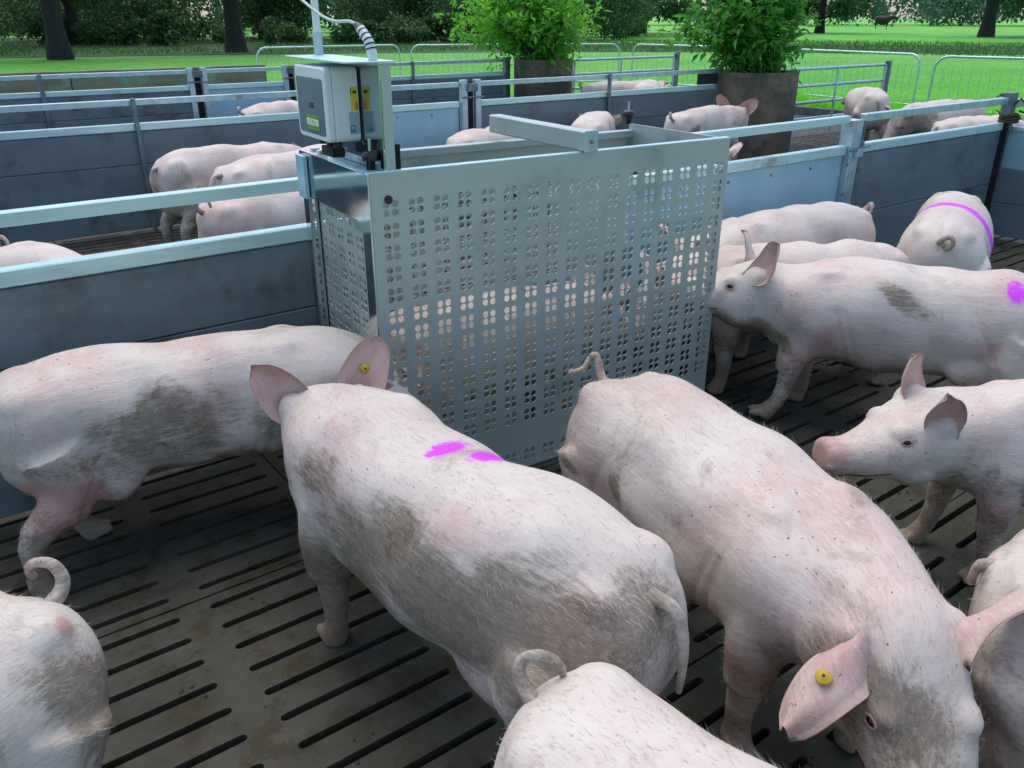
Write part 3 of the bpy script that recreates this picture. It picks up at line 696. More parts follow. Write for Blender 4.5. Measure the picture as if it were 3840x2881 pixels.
def build_pigs():
    srcs = []
    for P in PIGS:
        rig = Rig(P['heading'], P['bend'], P['hyaw'], P['hpitch'], P['k'], P['girth']); P['rig'] = rig
        V, F = pig_source(rig, P['steps'], P['fat'])
        me = pyd(V, F); bm = bmesh.new(); bm.from_mesh(me); bmesh.ops.recalc_face_normals(bm, faces=bm.faces); bm.to_mesh(me); bm.free()
        o = bpy.data.objects.new('src', me); COL.objects.link(o)
        r = o.modifiers.new('r', 'REMESH'); r.mode = 'VOXEL'; r.voxel_size = P['vox'] * P['k']; r.use_smooth_shade = True
        s = o.modifiers.new('s', 'SMOOTH'); s.factor = .5; s.iterations = max(3, int(9 * .011 / P['vox']))
        srcs.append(o)
    dg = bpy.context.evaluated_depsgraph_get(); dg.update()
    for P, o in zip(PIGS, srcs):
        rig = P['rig']; ev = o.evaluated_get(dg); em = ev.to_mesh()
        nv = len(em.vertices); V = np.empty(nv * 3); em.vertices.foreach_get('co', V); V = V.reshape(-1, 3)
        Nn = np.empty(nv * 3); em.vertices.foreach_get('normal', Nn); Nn = Nn.reshape(-1, 3)
        F = [list(p.vertices) for p in em.polygons]; ev.to_mesh_clear()
        rng = np.random.RandomState(P['seed'] + 11)
        co = rig.inv(V)
        # soft bodies: slight unevenness and skin folds at the neck and elbows
        fold = np.exp(-((co[:, 0] - 1.0) / .03) ** 2) * .004 + np.exp(-((co[:, 0] - .76) / .025) ** 2) * .004 * (co[:, 2] < .5)
        bumpy = np.zeros(nv)
        for q in range(10):
            dr = rng.normal(0, 1, 3); dr /= np.linalg.norm(dr); fq = rng.uniform(12, 42); bumpy += (.075 / fq) * np.sin(co @ dr * fq + rng.uniform(0, 6.28))
        for c_, a_ in ((.70, .35), (.735, .3), (.93, -.2), (.965, -.25), (1.0, -.2), (.24, .5)):      # creases behind elbow, at the neck, in the flank
            fold = fold + .0045 * np.exp(-((co[:, 0] - c_ - a_ * (co[:, 2] - .4)) / .009) ** 2) * sstep(-co[:, 2], -.56, -.44)
        fold = fold + .005 * np.exp(-(co[:, 1] / .012) ** 2) * (co[:, 2] > .5) * sstep(-co[:, 0], -.5, -.2)
        V = V + Nn * ((bumpy - fold) * (co[:, 2] > .22))[:, None] * rig.k
        mask = np.zeros((nv, 4)); mask[:, 3] = 1
        s_, lat, zz = co.T
        mask[:, 0] = np.maximum(.95 * sstep(-zz, -.22, -.05), .42 * sstep(-zz, -.34, -.24))  # darker down the legs and under the belly
        mask[:, 1] = .35 * np.exp(-((zz - .27) / .07) ** 2) + .45 * sstep(s_, 1.32, 1.38) + .25 * np.exp(-((s_ - .86) / .08) ** 2 - ((zz - .3) / .08) ** 2)
        cw = co.copy()
        for q in range(9):
            dr = rng.normal(0, 1, 3); dr /= np.linalg.norm(dr); fq = rng.uniform(9, 38); cw += rng.normal(0, 1, 3) * (.30 / fq) * np.sin(co @ dr * fq + rng.uniform(0, 6.28))[:, None]
        mask[:, 0] = np.maximum(mask[:, 0], .5 * np.exp(-((s_ - 1.195) / .028) ** 2 - ((zz - .498) / .022) ** 2))  # dark patch around each eye socket
        def spl(lst, ch):
            X = co if ch == 2 else cw
            for (c, r, amt) in lst:
                r = np.array(r if hasattr(r, '__len__') else (r, r, r)); dd = (((X - np.array(c)) / r) ** 2).sum(1)
                mask[:, ch] = np.maximum(mask[:, ch], amt * np.exp(-dd ** (1.25 if ch == 2 else 1.5)))
        spl(P['dirt'], 0); spl(P['pink'], 1); spl(P['paint'], 2)
        Vs = [V]; Fs = F; Cs = [co]; Ms = [mask]; nb = nv; tagpos = {}
        for sg, nm in ((1, 'earL'), (-1, 'earR')):
            kw = dict(DEF_EAR); kw.update(P[nm] or {})
            ev_, ef, tp = ear_geo(rig, sg, **kw); tagpos[nm] = tp; ev_ = np.array(ev_)
            Vs.append(ev_); Fs = Fs + [[i + nb for i in f] for f in ef]; nb += len(ev_); Cs.append(rig.inv(ev_))
            mm = np.zeros((len(ev_), 4)); mm[:, 3] = 1; h = len(ev_) // 2; mm[:h, 1] = .55; mm[h:, 1] = .4; Ms.append(mm)
        t0 = TAILS[P['tailtype']]; tk = {'hang': 1., 'over': .7, 'loop': .78, 'flick': .8}.get(P['tailtype'], .78)
        tp = [(t0[0][0] + (a - t0[0][0]) * tk, b * tk * P['tailflip'], t0[0][2] + (c - t0[0][2]) * tk) for a, b, c in t0]
        tpts = smooth_path([Vector(rig.W(*q)) for q in tp], 5); m_ = MB(); nn = len(tpts)
        m_.tube(tpts, [(.0175 - .0115 * (i / (nn - 1)) ** .6) * rig.k for i in range(nn)], 9)
        tv = np.array(m_.v); Vs.append(tv); Fs = Fs + [[i + nb for i in f] for f in m_.f]; nb += len(tv); Cs.append(rig.inv(tv))
        mm = np.zeros((len(tv), 4)); mm[:, 3] = 1; mm[:, 0] = .45; mm[:, 1] = .15; Ms.append(mm)
        V = np.concatenate(Vs); co = np.concatenate(Cs); mask = np.concatenate(Ms)
        me = bpy.data.meshes.new('pig'); me.from_pydata(V.tolist(), [], Fs); me.update(); me.polygons.foreach_set('use_smooth', [True] * len(me.polygons))
        a = me.attributes.new('pigco', 'FLOAT_VECTOR', 'POINT'); a.data.foreach_set('vector', co.ravel())
        a = me.attributes.new('mask', 'FLOAT_COLOR', 'POINT'); a.data.foreach_set('color', mask.ravel())
        ob = link('pig', me, M['pig'], None, (*P['tail'], P['z'])); tag(ob, P['label'], 'pig', P['group'])
        # eyes and nostrils
        for sg in (-1, 1):
            iv, jf = ico(); bc = co[:nv]; p_, T, N, U = rig.fr(1.2)
            def on_skin(x, z_):
                q = ((bc[:, 0] - x) ** 2 + (bc[:, 2] - z_) ** 2 + 10. * (np.sign(bc[:, 1]) != sg)).argmin(); return V[q], Nn[q]
            c, nr = on_skin(1.195, .500); c = c - nr * .0015; t1 = T - nr * T.dot(nr); t1 /= np.linalg.norm(t1); u1 = np.cross(nr, t1)
            link('eye', pyd([tuple(c + (t1 * v[0] * .0115 + nr * v[1] * .006 + u1 * v[2] * .0075) * rig.k) for v in iv], jf, True), M['eye'], ob)
            if P['vox'] < .0125:
                rim = MB().tube([Vector(c + (t1 * math.cos(a) * .0135 + u1 * math.sin(a) * .0092 + nr * .0025) * rig.k) for a in np.linspace(0, 2 * math.pi, 17)], .0032 * rig.k, 6)
                rim.build('eyelid', M['lid'], ob)
                MB().tube(smooth_path([Vector(on_skin(x, z_)[0] + on_skin(x, z_)[1] * .0004) for x, z_ in ((1.365, .382), (1.33, .384), (1.29, .388), (1.25, .395), (1.215, .405))], 3), .0022 * rig.k, 6).build('mouth_line', M['nostril'], ob)
            if P['vox'] < .014:
                c = rig.W(1.394, sg * .021, .418); p_, T, N, U = rig.fr(1.39)
                link('nostril', pyd([tuple(c + (T * v[0] * .004 + N * v[1] * .009 + U * v[2] * .011) * rig.k) for v in iv], jf, True), M['nostril'], ob)
        for nm in P['tags']:
            c, f, d_ = tagpos[nm]
            et = MB(); q = Vector(f).to_track_quat('Z', 'Y')
            et.lathe([(0, .004), (.006, .004), (.0065, .0015), (.014, .001), (.0145, -.002), (0, -.002)], 16)
            t_ = et.build('ear_tag', M['tag'], ob, Vector(c) + Vector(f) * .002, q.to_euler())
            MB().lathe([(0, .0052), (.003, .0052), (.003, .003)], 10).build('tag_pin', M['ink'], t_)
        if P['hair']:
            n = P['hair']; ids = rng.randint(0, nv, n); fl = (co[ids, 2] > .2) & (co[ids, 0] < 1.33); ids = ids[fl]; n = len(ids)
            # tangent field backwards along the body
            ii = np.clip(((co[ids, 0] - S_[0]) / (S_[1] - S_[0])).astype(int), 0, 400); T = -rig.T[ii]; nr = Nn[ids]
            dirn = T + rng.normal(0, .28, (n, 3)); dirn[:, 2] -= .35; dirn -= nr * (dirn * nr).sum(1)[:, None]; dirn /= np.linalg.norm(dirn, axis=1)[:, None]
            dirn = dirn + nr * rng.uniform(.12, .5, n)[:, None]; Ln = rng.uniform(.012, .028, n)[:, None]
            root = V[:nv][ids] + rng.normal(0, .004, (n, 3)) * (1 - abs(nr)) - nr * .001
            side = np.cross(dirn, nr); side /= np.linalg.norm(side, axis=1)[:, None] + 1e-9; wd = rng.uniform(.0003, .0006, n)[:, None]
            HV = np.stack([root - side * wd, root + side * wd, root + dirn * Ln], 1).reshape(-1, 3)
            hm = bpy.data.meshes.new('bristles'); hm.from_pydata(HV.tolist(), [], [[3 * i, 3 * i + 1, 3 * i + 2] for i in range(n)]); hm.update()
            tag(link('bristles', hm, M['bristle'], ob), kind='stuff')
        bpy.data.objects.remove(o)

G1 = 'pigs in the nearest pen'; G2 = 'pigs in the left rear pen'; G3 = 'pigs in the rear pens'
pig('large grey dusted pig at the left standing side on along the plank wall', (.064, 2.43), 1, -22, -50, 66, 1.0, vox=.010, steps=(.03, -.05, .10, -.08), tailtype='curl', earL=dict(direction=(-.6, .8, .1), facing=(0, .3, .9)), earR=dict(direction=(-.6, .8, .1), facing=(0, .3, .9)), hair=5000, seed=1, group=G1,
    dirt=[((.45, -.17, .46), (.24, .12, .09), .85), ((.25, -.17, .50), (.1, .1, .06), .7), ((.15, -.15, .40), (.2, .12, .07), .6), ((.75, -.17, .42), (.08, .1, .08), .6), ((.5, -.15, .3), (.3, .2, .05), .6)], pink=[((.12, -.14, .27), (.12, .15, .1), .8)])
pig('pig with two purple spray marks on its back, head towards the weighing station', (.905, .765), 105, -16, -5, -4, 1.04, vox=.009, steps=(.0, .05, -.03, .05), tailtype='hang', hair=9000, seed=2, group=G1,
    dirt=[((.40, .17, .45), (.27, .12, .09), 1.), ((.22, .17, .40), (.2, .12, .12), .9), ((.12, .15, .43), (.2, .13, .14), .9), ((.62, .17, .36), (.2, .12, .09), .8), ((.75, .16, .52), (.12, .1, .07), .6), ((.86, .12, .12), (.14, .2, .24), 1.6), ((.0, .05, .5), (.1, .12, .1), .7), ((.6, .1, .3), (.3, .15, .08), .7)],
    pink=[((.33, .13, .56), (.14, .08, .06), .5), ((.1, .12, .5), (.1, .1, .08), .5)],
    paint=[((.55, -.02, .64), (.034, .055, .07), 1.), ((.455, -.06, .63), (.042, .06, .07), 1.2)],
    earL=dict(direction=(.05, .6, .85), facing=(-.6, .4, .5), L=.165, Wd=.105, bend=-.02), earR=dict(direction=(.15, .6, .9), facing=(-.85, -.1, .3), L=.175, Wd=.115, bend=-.01), tags=('earR',))
pig('large clean white pig with its rump against the weighing station, head towards the viewer', (1.482, 1.56), -95.5, -12, -15, 25, .99, girth=1.1, vox=.009, steps=(.04, -.03, .02, -.05), tailtype='flick', tailflip=-1, hair=9000, seed=3, group=G1,
    dirt=[((.14, -.17, .42), (.06, .1, .035), 1.), ((.36, -.17, .50), (.035, .1, .05), .9), ((1.2, -.05, .52), (.12, .1, .1), .75), ((1.05, -.06, .58), (.08, .08, .04), .4), ((1.3, 0, .5), (.1, .1, .1), .8), ((.02, -.08, .5), (.05, .05, .08), .7)],
    pink=[((.15, -.12, .32), (.15, .1, .1), .4)],
    earL=dict(direction=(-.25, .85, .55), facing=(.9, .3, -.35), L=.22, Wd=.105, bend=.02), earR=dict(direction=(.45, .85, -.15), facing=(.3, .1, -.9), L=.19, Wd=.10, bend=.06, cup=.045, tside=-1, base=(1.10, .10, .55)), tags=('earR',))
pig('pig whose pale rump with raised curly tail fills the bottom centre', (.60, .75), -80, 0, 0, 12, .96, girth=1.05, vox=.009, steps=(0, 0, 0, 0), tailtype='loop', tailflip=-1, hair=9000, seed=4, group=G1, dirt=[((.1, .15, .5), (.12, .08, .1), .4)])
pig('pig seen from its dirty rump in the bottom left corner, tail curled over', (.07, 1.43), -158, 0, 0, 12, 1.0, girth=1.05, vox=.009, tailtype='over', tailflip=-1, hair=6000, seed=5, group=G1,
    dirt=[((.04, .16, .42), (.14, .09, .2), 1.), ((-.01, .12, .3), (.12, .08, .12), .9), ((.03, .0, .60), (.12, .12, .04), .45)], pink=[((-.01, .05, .50), (.03, .03, .03), 1.), ((.0, 0, .35), (.1, .2, .12), .6)])
pig('pig entering the right end of the weighing station, dark shaded ear raised', (3.27, 1.06), 122, 3, 18, -14, 1.015, vox=.0105, steps=((.09, .015), -.02, .0, -.05), tailtype='curl', hair=3500, seed=6, group=G1,
    dirt=[((.50, .16, .55), (.09, .1, .05), .8), ((1.05, .1, .36), (.12, .1, .05), .95), ((.84, .12, .15), (.1, .1, .15), .9)], pink=[((.80, .16, .36), (.1, .1, .09), .7), ((.3, .16, .4), (.1, .1, .08), .5)],
    paint=[((.19, .10, .60), (.035, .05, .06), 1.)], earL=dict(direction=(-.25, .25, .95), facing=(.85, .3, .1), L=.18, Wd=.12), earR=dict(direction=(.2, .4, .9), facing=(.8, .3, .1)))
pig('pig at the right facing left with both ears pricked and pink snout forward', (2.93, .41), 143, 3, 9, -6, .90, vox=.009, steps=(-.02, .06, 0, 0), tailtype='curl', hair=4000, seed=7, group=G1,
    dirt=[((.80, .17, .42), (.09, .1, .09), .9), ((.62, .17, .4), (.1, .1, .1), .6), ((1.25, .07, .50), (.08, .06, .04), .6), ((.98, .14, .40), (.1, .1, .1), .4)],
    earL=dict(direction=(.4, .35, .85), facing=(.35, .9, .1), L=.175, Wd=.105, bend=.015), earR=dict(direction=(.25, .15, .95), facing=(-.4, -.8, .2), L=.18, Wd=.11))
pig('pig at the lower right edge beside the white pig\'s head', (1.50, .50), -72, 0, 0, 10, 1.0, vox=.010, tailtype='stub', hair=4000, seed=8, group=G1, dirt=[((.1, -.15, .4), (.15, .1, .1), .4), ((.0, 0, .5), (.04, .03, .08), .6)])
pig('pale pig behind two others, tail end at the pale sheet wall', (3.98, 2.33), 174, 0, 0, 22, 1.02, vox=.012, tailtype='knot', hair=2000, seed=9, group=G1, pink=[((.8, .15, .5), (.2, .1, .1), .4)])
pig('pale pig between the entering pig and the pig at the sheet wall', (3.47, 1.79), 151, 0, 4, 28, .97, vox=.012, tailtype='hang', hair=2000, seed=10, group=G1)
pig('pig with a purple band across its back, facing the corner post', (3.76, 1.79), 21, 5, 10, 72, 1.02, girth=1.05, vox=.011, tailtype='ring', earL=dict(direction=(-.3, .5, -.6), facing=(0, .9, .3), L=.12), earR=dict(direction=(-.3, .5, -.6), facing=(0, .9, .3), L=.12), hair=2500, seed=11, group=G1, paint=[((.47, 0, .60), (.06, .6, .3), 1.3)], dirt=[((.8, 0, .6), (.1, .2, .05), .4)])
pig('pig inside the perforated weighing station', (1.16, 2.38), -3, 0, 0, 16, .90, vox=.014, tailtype='hang', seed=12, group=G1)
pig('pig with dark rump, farthest of the three left rear pigs', (1.427, 5.767), 12, 0, 0, 50, 1.08, vox=.014, tailtype='hang', earL=dict(direction=(-.6, .8, .1), facing=(0, .3, .9)), earR=dict(direction=(-.6, .8, .1), facing=(0, .3, .9)), seed=13, group=G2, dirt=[((.38, -.17, .50), (.08, .1, .1), .8), ((.0, -.05, .45), (.08, .1, .12), .8)])  # patches on rump and flank drawn darker
pig('middle one of the three left rear pigs, thin tail hanging', (1.652, 5.25), 14, 0, 0, 45, 1.08, vox=.014, tailtype='hang', earL=dict(direction=(-.6, .8, .1), facing=(0, .3, .9)), earR=dict(direction=(-.6, .8, .1), facing=(0, .3, .9)), seed=14, group=G2, pink=[((.3, -.17, .42), (.2, .1, .1), .7)], dirt=[((.6, -.17, .45), (.08, .1, .12), .6)])
pig('nearest of the three left rear pigs, pink, seen between the rails', (1.242, 4.26), 13, 0, 0, 15, 1.05, vox=.014, tailtype='loop', seed=15, group=G2, pink=[((.1, -.1, .45), (.3, .2, .3), .5)])
pig('pig behind the front plank wall at the left edge with tail curled up', (.33, 4.12), -72, 0, 0, 24, 1.0, vox=.014, tailtype='curl', seed=16, group=G2)
G = G3
pig('pig whose back just shows over the rear wall left of the control unit', (3.0, 8.45), 20, 0, 0, 24, 1.08, vox=.018, seed=17, group=G)
pig('pig at the far left edge with only its tail above the rear wall', (.75, 7.5), -170, 0, 0, 20, 1.08, vox=.018, seed=18, group=G)
pig('pale pig with arched back behind the cross beam of the weighing station', (4.95, 5.55), 42, 0, 0, 55, 1.08, vox=.016, tailtype='hang', earL=dict(direction=(-.6, .8, .1), facing=(0, .3, .9)), earR=dict(direction=(-.6, .8, .1), facing=(0, .3, .9)), seed=19, group=G)
pig('pig half hidden behind the cross beam, left of the arched pig', (3.72, 5.75), 20, 0, 0, 50, 1.0, vox=.018, tailtype='hang', earL=dict(direction=(-.6, .8, .1), facing=(0, .3, .9)), earR=dict(direction=(-.6, .8, .1), facing=(0, .3, .9)), seed=20, group=G)
pig('pig with both ears up in front of the nearer planter', (5.945, 5.47), 11, -2, 17, -15, 1.10, vox=.015, tailtype='curl', seed=21, group=G, steps=(.1, .02, 0, 0), dirt=[((.1, -.15, .5), (.05, .1, .06), .8)],
    earL=dict(direction=(-.1, .35, .95), facing=(-.8, .2, .1), L=.19, Wd=.12), earR=dict(direction=(.0, .85, .6), facing=(-.8, -.2, .1), L=.19, Wd=.12))
pig('pig low behind the right end of the weighing station', (4.55, 4.3), 15, 0, 0, 26, .92, vox=.016, tailtype='hang', seed=22, group=G)
pig('pig right beside the farther planter', (8.1, 9.2), -25, 0, 0, 24, 1.05, vox=.018, seed=23, group=G)
pig('middle pig of three over the wall between the planters', (8.3, 8.2), 40, 0, 0, 24, 1.08, vox=.018, tailtype='hang', seed=24, group=G)
pig('pig over the wall touching the nearer planter', (8.3, 7.75), -20, 0, 0, 24, 1.05, vox=.018, seed=25, group=G)
pig('upright rump of the pig in the right rear pen nearest the tubular gate', (9.328, 5.471), 42, 0, 0, 60, 1.12, vox=.016, tailtype='hang', seed=26, earL=dict(direction=(-.3, .5, -.6), facing=(0, .9, .3), L=.12), earR=dict(direction=(-.3, .5, -.6), facing=(0, .9, .3), L=.12), group=G)
pig('dirty faced pig with lowered head in the right rear pen', (9.907, 4.606), 168, 0, 3, 28, 1.05, vox=.014, seed=27, group=G, dirt=[((1.15, .1, .45), (.25, .2, .2), .9), ((.95, .15, .42), (.15, .1, .15), .8)])
pig('pig near the corner post in the right rear pen', (8.054, 4.089), -17, 0, 0, 20, .98, vox=.015, tailtype='hang', seed=28, group=G)
pig('pig at the extreme right edge beyond the corner post', (9.6, 3.55), -10, 0, 0, 20, 1.0, vox=.018, seed=29, group=G)
pig('small pig peeping out right of the nearer planter', (10.2, 7.6), 190, 0, 0, 20, .9, vox=.018, seed=30, group=G)
build_pigs()

# ------------------------------------------------------------------ planters and shrubs
def leaves(pts, nrm, size, asp, rng, fold=.25):
    """kite-shaped leaves; returns verts, faces, shade"""
    n = len(pts); d1 = rng.normal(0, 1, (n, 3)) + nrm * 1.2; d1[:, 2] -= .15; d1 /= np.linalg.norm(d1, axis=1)[:, None]
    up = rng.normal(0, .6, (n, 3)) + np.array([0, 0, 1.]); sd = np.cross(d1, up); sd /= np.linalg.norm(sd, axis=1)[:, None] + 1e-9; nn = np.cross(sd, d1)
    L = size * rng.uniform(.6, 1.3, (n, 1)); W = L * asp
    a = pts; b = pts + d1 * L * .45 + sd * W * .5 + nn * L * .06; c = pts + d1 * L - nn * L * .08; e = pts + d1 * L * .45 - sd * W * .5 + nn * L * .06
    V = np.stack([a, b, c, e], 1).reshape(-1, 3); F = np.arange(4 * n).reshape(-1, 4)
    return V, F
def leaf_obj(name, V, F, sh, mat, parent=None, loc=(0, 0, 0)):
    me = bpy.data.meshes.new(name); me.from_pydata(V.tolist(), [], F.tolist()); me.update()
    a = me.attributes.new('shade', 'FLOAT', 'POINT'); a.data.foreach_set('value', np.repeat(sh, 4).astype(np.float32))
    return link(name, me, mat, parent, loc)
def planter(x, y, R, h, label):
    o = MB().lathe([(R - .09, h - .14), (R - .09, h - .012), (R - .075, h), (R - .012, h), (R, h - .012), (R + .004, h * .5), (R, .0)], 48).build('concrete_planter', M['conc_ring'], None, (x, y, 0))
    tag(o, label, 'planter', 'concrete pipe planters')
    MB().lathe([(R - .085, h - .09), (R * .5, h - .06), (0.001, h - .055)], 32).build('soil', M['soil'], o)
    return o
def shrub(x, y, z, label, seed, W, Hh, n_stem, mat, lean=(0, 0), size=.085, nl=26):
    rng = np.random.RandomState(seed); o = empty('leafy_shrub', (x, y, z), 0, label, 'shrub', 'shrubs in the planters')
    pts, nr, sh = [], [], []; mb = MB()
    for k in range(n_stem):
        a = rng.uniform(0, 6.28); out = rng.uniform(.15, 1) * W; top = Hh * rng.uniform(.35, 1.05) * (1.15 - .45 * (out / W))
        b = np.array([.22 * math.cos(a) * rng.uniform(.3, 1), .22 * math.sin(a) * rng.uniform(.3, 1), 0])
        e = np.array([out * math.cos(a) + lean[0], out * math.sin(a) + lean[1], top]); mid = (b + e) / 2 + np.array([0, 0, .22 * top])
        path = smooth_path([b, mid, e], 6); mb.tube(path, [.011 - .008 * i / 12 for i in range(13)], 5)
        for q in range(nl):
            t = rng.uniform(.15, 1); i = int(t * 12); p = np.array(path[min(i, 12)])
            # side twig
            dv = rng.normal(0, 1, 3); dv[2] = dv[2] * .5 + .2; dv /= np.linalg.norm(dv); r = rng.uniform(.04, .26)
            c = p + dv * r; m_ = rng.randint(3, 7)
            for u in range(m_):
                pts.append(c + rng.normal(0, .035, 3)); nr.append(dv)
                sh.append(np.clip(.25 + .45 * (c[2] / Hh) + .3 * (np.hypot(c[0], c[1]) / W - .4) + rng.normal(0, .18), 0, 1) if False else np.clip(rng.normal(.5, .28), 0, 1))
    mb.build('stems', M['stem'], o)
    V, F = leaves(np.array(pts), np.array(nr), size, .42, rng); leaf_obj('foliage', V, F, np.array(sh), mat, o)
    return o
planter(8.34, 6.45, .47, .925, 'nearer concrete pipe planter with tall leafy shrub')
planter(7.93, 9.85, .42, .95, 'farther concrete pipe planter with wide bright shrub')
shrub(8.34, 6.45, .86, 'dense green shrub growing in the nearer concrete planter', 4, .74, 1.55, 44, M['leaf_mid'], size=.115, nl=30, lean=(-.2, .12))
shrub(7.95, 9.85, .88, 'wide bright green shrub growing in the farther concrete planter', 7, 1.25, 1.2, 60, M['leaf_bright'], size=.12, nl=24, lean=(-.28, .2))

# ------------------------------------------------------------------ meadow grass, woodland
def grass(name, label, n, region, h, mat, seed, zbase=-.12, spread=.5):
    rng = np.random.RandomState(seed); P = region(rng, n); n = len(P)
    a = rng.uniform(0, 6.28, n); wd = rng.uniform(.006, .014, n) * (h / .12); hh = h * rng.uniform(.5, 1.4, n)
    lean = rng.normal(0, .35, (n, 2)) * hh[:, None]
    A = np.column_stack([P[:, 0] - np.cos(a) * wd, P[:, 1] - np.sin(a) * wd, np.full(n, zbase)]); B = np.column_stack([P[:, 0] + np.cos(a) * wd, P[:, 1] + np.sin(a) * wd, np.full(n, zbase)])
    C = np.column_stack([P[:, 0] + lean[:, 0], P[:, 1] + lean[:, 1], zbase + hh])
    V = np.stack([A, B, C], 1).reshape(-1, 3); F = np.arange(3 * n).reshape(-1, 3)
    me = bpy.data.meshes.new(name); me.from_pydata(V.tolist(), [], F.tolist()); me.update()
    at = me.attributes.new('shade', 'FLOAT', 'POINT'); at.data.foreach_set('value', np.repeat(np.clip(rng.normal(.5, .3, n), 0, 1), 3).astype(np.float32))
    return tag(link(name, me, mat), label, 'grass', kind='stuff')
def reg_meadow(rng, n):
    r = np.sqrt(rng.uniform(10.5 ** 2, 38 ** 2, n)) ; r = 10.5 + (r - 10.5) * rng.uniform(.15, 1, n); a = np.radians(rng.uniform(14, 92, n))
    P = np.column_stack([r * np.cos(a), r * np.sin(a)]); k = ~((P[:, 0] < 13.75) & (P[:, 1] < 10.45)) & ~((P[:, 0] < 5.1) & (abs(P[:, 1] - 12.5) < .15)); return P[k]
grass('meadow_grass', 'short bright green meadow grass beyond the pens', 80000, reg_meadow, .075, M['blade'], 1)
def reg_edge(rng, n):
    t = rng.uniform(0, 1, n); P = np.column_stack([13.75 + rng.gamma(1.3, .18, n), 2 + 9 * t]); Q = np.column_stack([rng.uniform(8.6, 15, n), 10.38 + rng.gamma(1.3, .2, n)]); return np.concatenate([P, Q])
grass('tall_grass', 'longer tufted grass along the floor edge and barriers', 5000, reg_edge, .26, M['blade'], 2)
# darker verge strip, with the shade under the trees put into its colour
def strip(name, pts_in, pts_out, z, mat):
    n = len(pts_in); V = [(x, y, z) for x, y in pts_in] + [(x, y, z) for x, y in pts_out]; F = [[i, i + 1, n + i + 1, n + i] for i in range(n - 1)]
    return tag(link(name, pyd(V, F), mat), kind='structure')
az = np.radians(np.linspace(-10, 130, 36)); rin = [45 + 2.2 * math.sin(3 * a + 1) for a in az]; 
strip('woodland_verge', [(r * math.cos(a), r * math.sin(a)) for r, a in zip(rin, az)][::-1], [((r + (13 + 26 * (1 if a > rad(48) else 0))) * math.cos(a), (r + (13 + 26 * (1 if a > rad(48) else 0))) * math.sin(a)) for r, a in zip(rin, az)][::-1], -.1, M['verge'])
def reg_verge(rng, n):
    r = rng.uniform(44, 66, n); a = np.radians(rng.uniform(12, 92, n)); return np.column_stack([r * np.cos(a), r * np.sin(a)])
M['blade_dark'] = leafmat('shade_grass', (.025, .09, .01), (.06, .2, .02), .6, .3)  # long verge grass, tree shade put into its dark green
grass('verge_grass', 'rank dark grass and weeds with tree shade in their colour', 30000, reg_verge, .2, M['blade_dark'], 3)

def make_tree_mesh(seed, H=13., r0=.36, crown_base=4.2, cr=4.6, nl=5200, lsize=.42, low=False):
    rng = np.random.RandomState(seed); mb = MB()
    bend = rng.normal(0, .25, 2); tr = [(bend[0] * t * t * 1.5, bend[1] * t * t * 1.5, H * .86 * t) for t in np.linspace(0, 1, 12)]
    rr = [r0 * (1.0 - .8 * t) * (1 + .35 * math.exp(-t * 30)) for t in np.linspace(0, 1, 12)]; mb.tube(tr, rr, 12)
    tips = []
    for k in range(13):
        t = rng.uniform(crown_base / H * .8, .82); base = Vector(tr[int(t * 11)]); a = k * 2.4 + rng.uniform(-.3, .3); ln = cr * (1.15 - .55 * abs(t - .45)) * rng.uniform(.65, 1)
        e = base + Vector((math.cos(a) * ln, math.sin(a) * ln, ln * rng.uniform(.15, .6) if not low else ln * rng.uniform(-.25, .3))); mid = (base + e) / 2 + Vector((0, 0, .25))
        mb.tube(smooth_path([base, mid, e], 4), [.11 - .09 * i / 8 for i in range(9)], 6); tips += [e, mid, (e + mid) / 2]
    tips += [Vector((0, 0, H * .9)), Vector((.8, .3, H * .8)), Vector((-.7, -.5, H * .84))]
    tips = np.array([t[:] for t in tips]); per = nl // len(tips); pts = []; sh = []
    for c in tips:
        R = rng.uniform(.8, 1.5); v = rng.normal(0, 1, (per, 3)); v /= np.linalg.norm(v, axis=1)[:, None]; v *= (rng.uniform(.2, 1, (per, 1)) ** .5) * R * np.array([1, 1, .7]); pts.append(c + v); sh.append(np.clip(rng.normal(rng.uniform(.25, .7), .2, per), 0, 1))
    pts = np.concatenate(pts); V, F = leaves(pts, np.zeros_like(pts), lsize, .6, rng)
    return mb.mesh('trunk'), (V, F, np.concatenate(sh))
variants = []
for sd, kw in ((1, {}), (2, dict(H=15, r0=.42, crown_base=4.6)), (3, dict(H=11, r0=.30, crown_base=3.2, cr=4.0)), (4, dict(H=12, r0=.34, crown_base=2.2, cr=5.2, low=True, nl=7000))):
    tm, (V, F, sh) = make_tree_mesh(sd, **kw); tm.materials.append(M['bark'])
    lo = leaf_obj('crown', V, F, sh, M['leaf_wood']); variants.append((tm, lo.data)); bpy.data.objects.remove(lo)
def tree(label, x, y, v, s=1., rz=0., group='trees around the meadow'):
    o = empty('broadleaf_tree', (x, y, -.12), rz, label, 'tree', group); o.scale = (s, s, s)
    link('trunk', variants[v][0], None, o); link('crown', variants[v][1], None, o); return o
tree('leftmost thick dark trunk at the edge of the meadow', 6.98, 40.1, 1, .95, .4)
tree('slimmer dark trunk just right of the leftmost thick one', 11.3, 59, 0, 1.05, 1.)
tree('thick forked trunk left of the white pole', 15.3, 42.9, 1, 1.0, 2.2)
tree('straight trunk left of the farther planter shrub', 42., 72., 0, 1.1, .3)
tree('dark trunk between the two planter shrubs', 57., 58., 0, 1.2, 3.)
tree('low crowned dark tree right of the nearer planter shrub', 82., 56., 3, 1.25, .8)
tree('leaning trunk near the right edge, farther left of two', 78, 37, 1, 1.25, 1.2)
tree('trunk at the right edge', 83., 35., 2, 1.3, 4.)
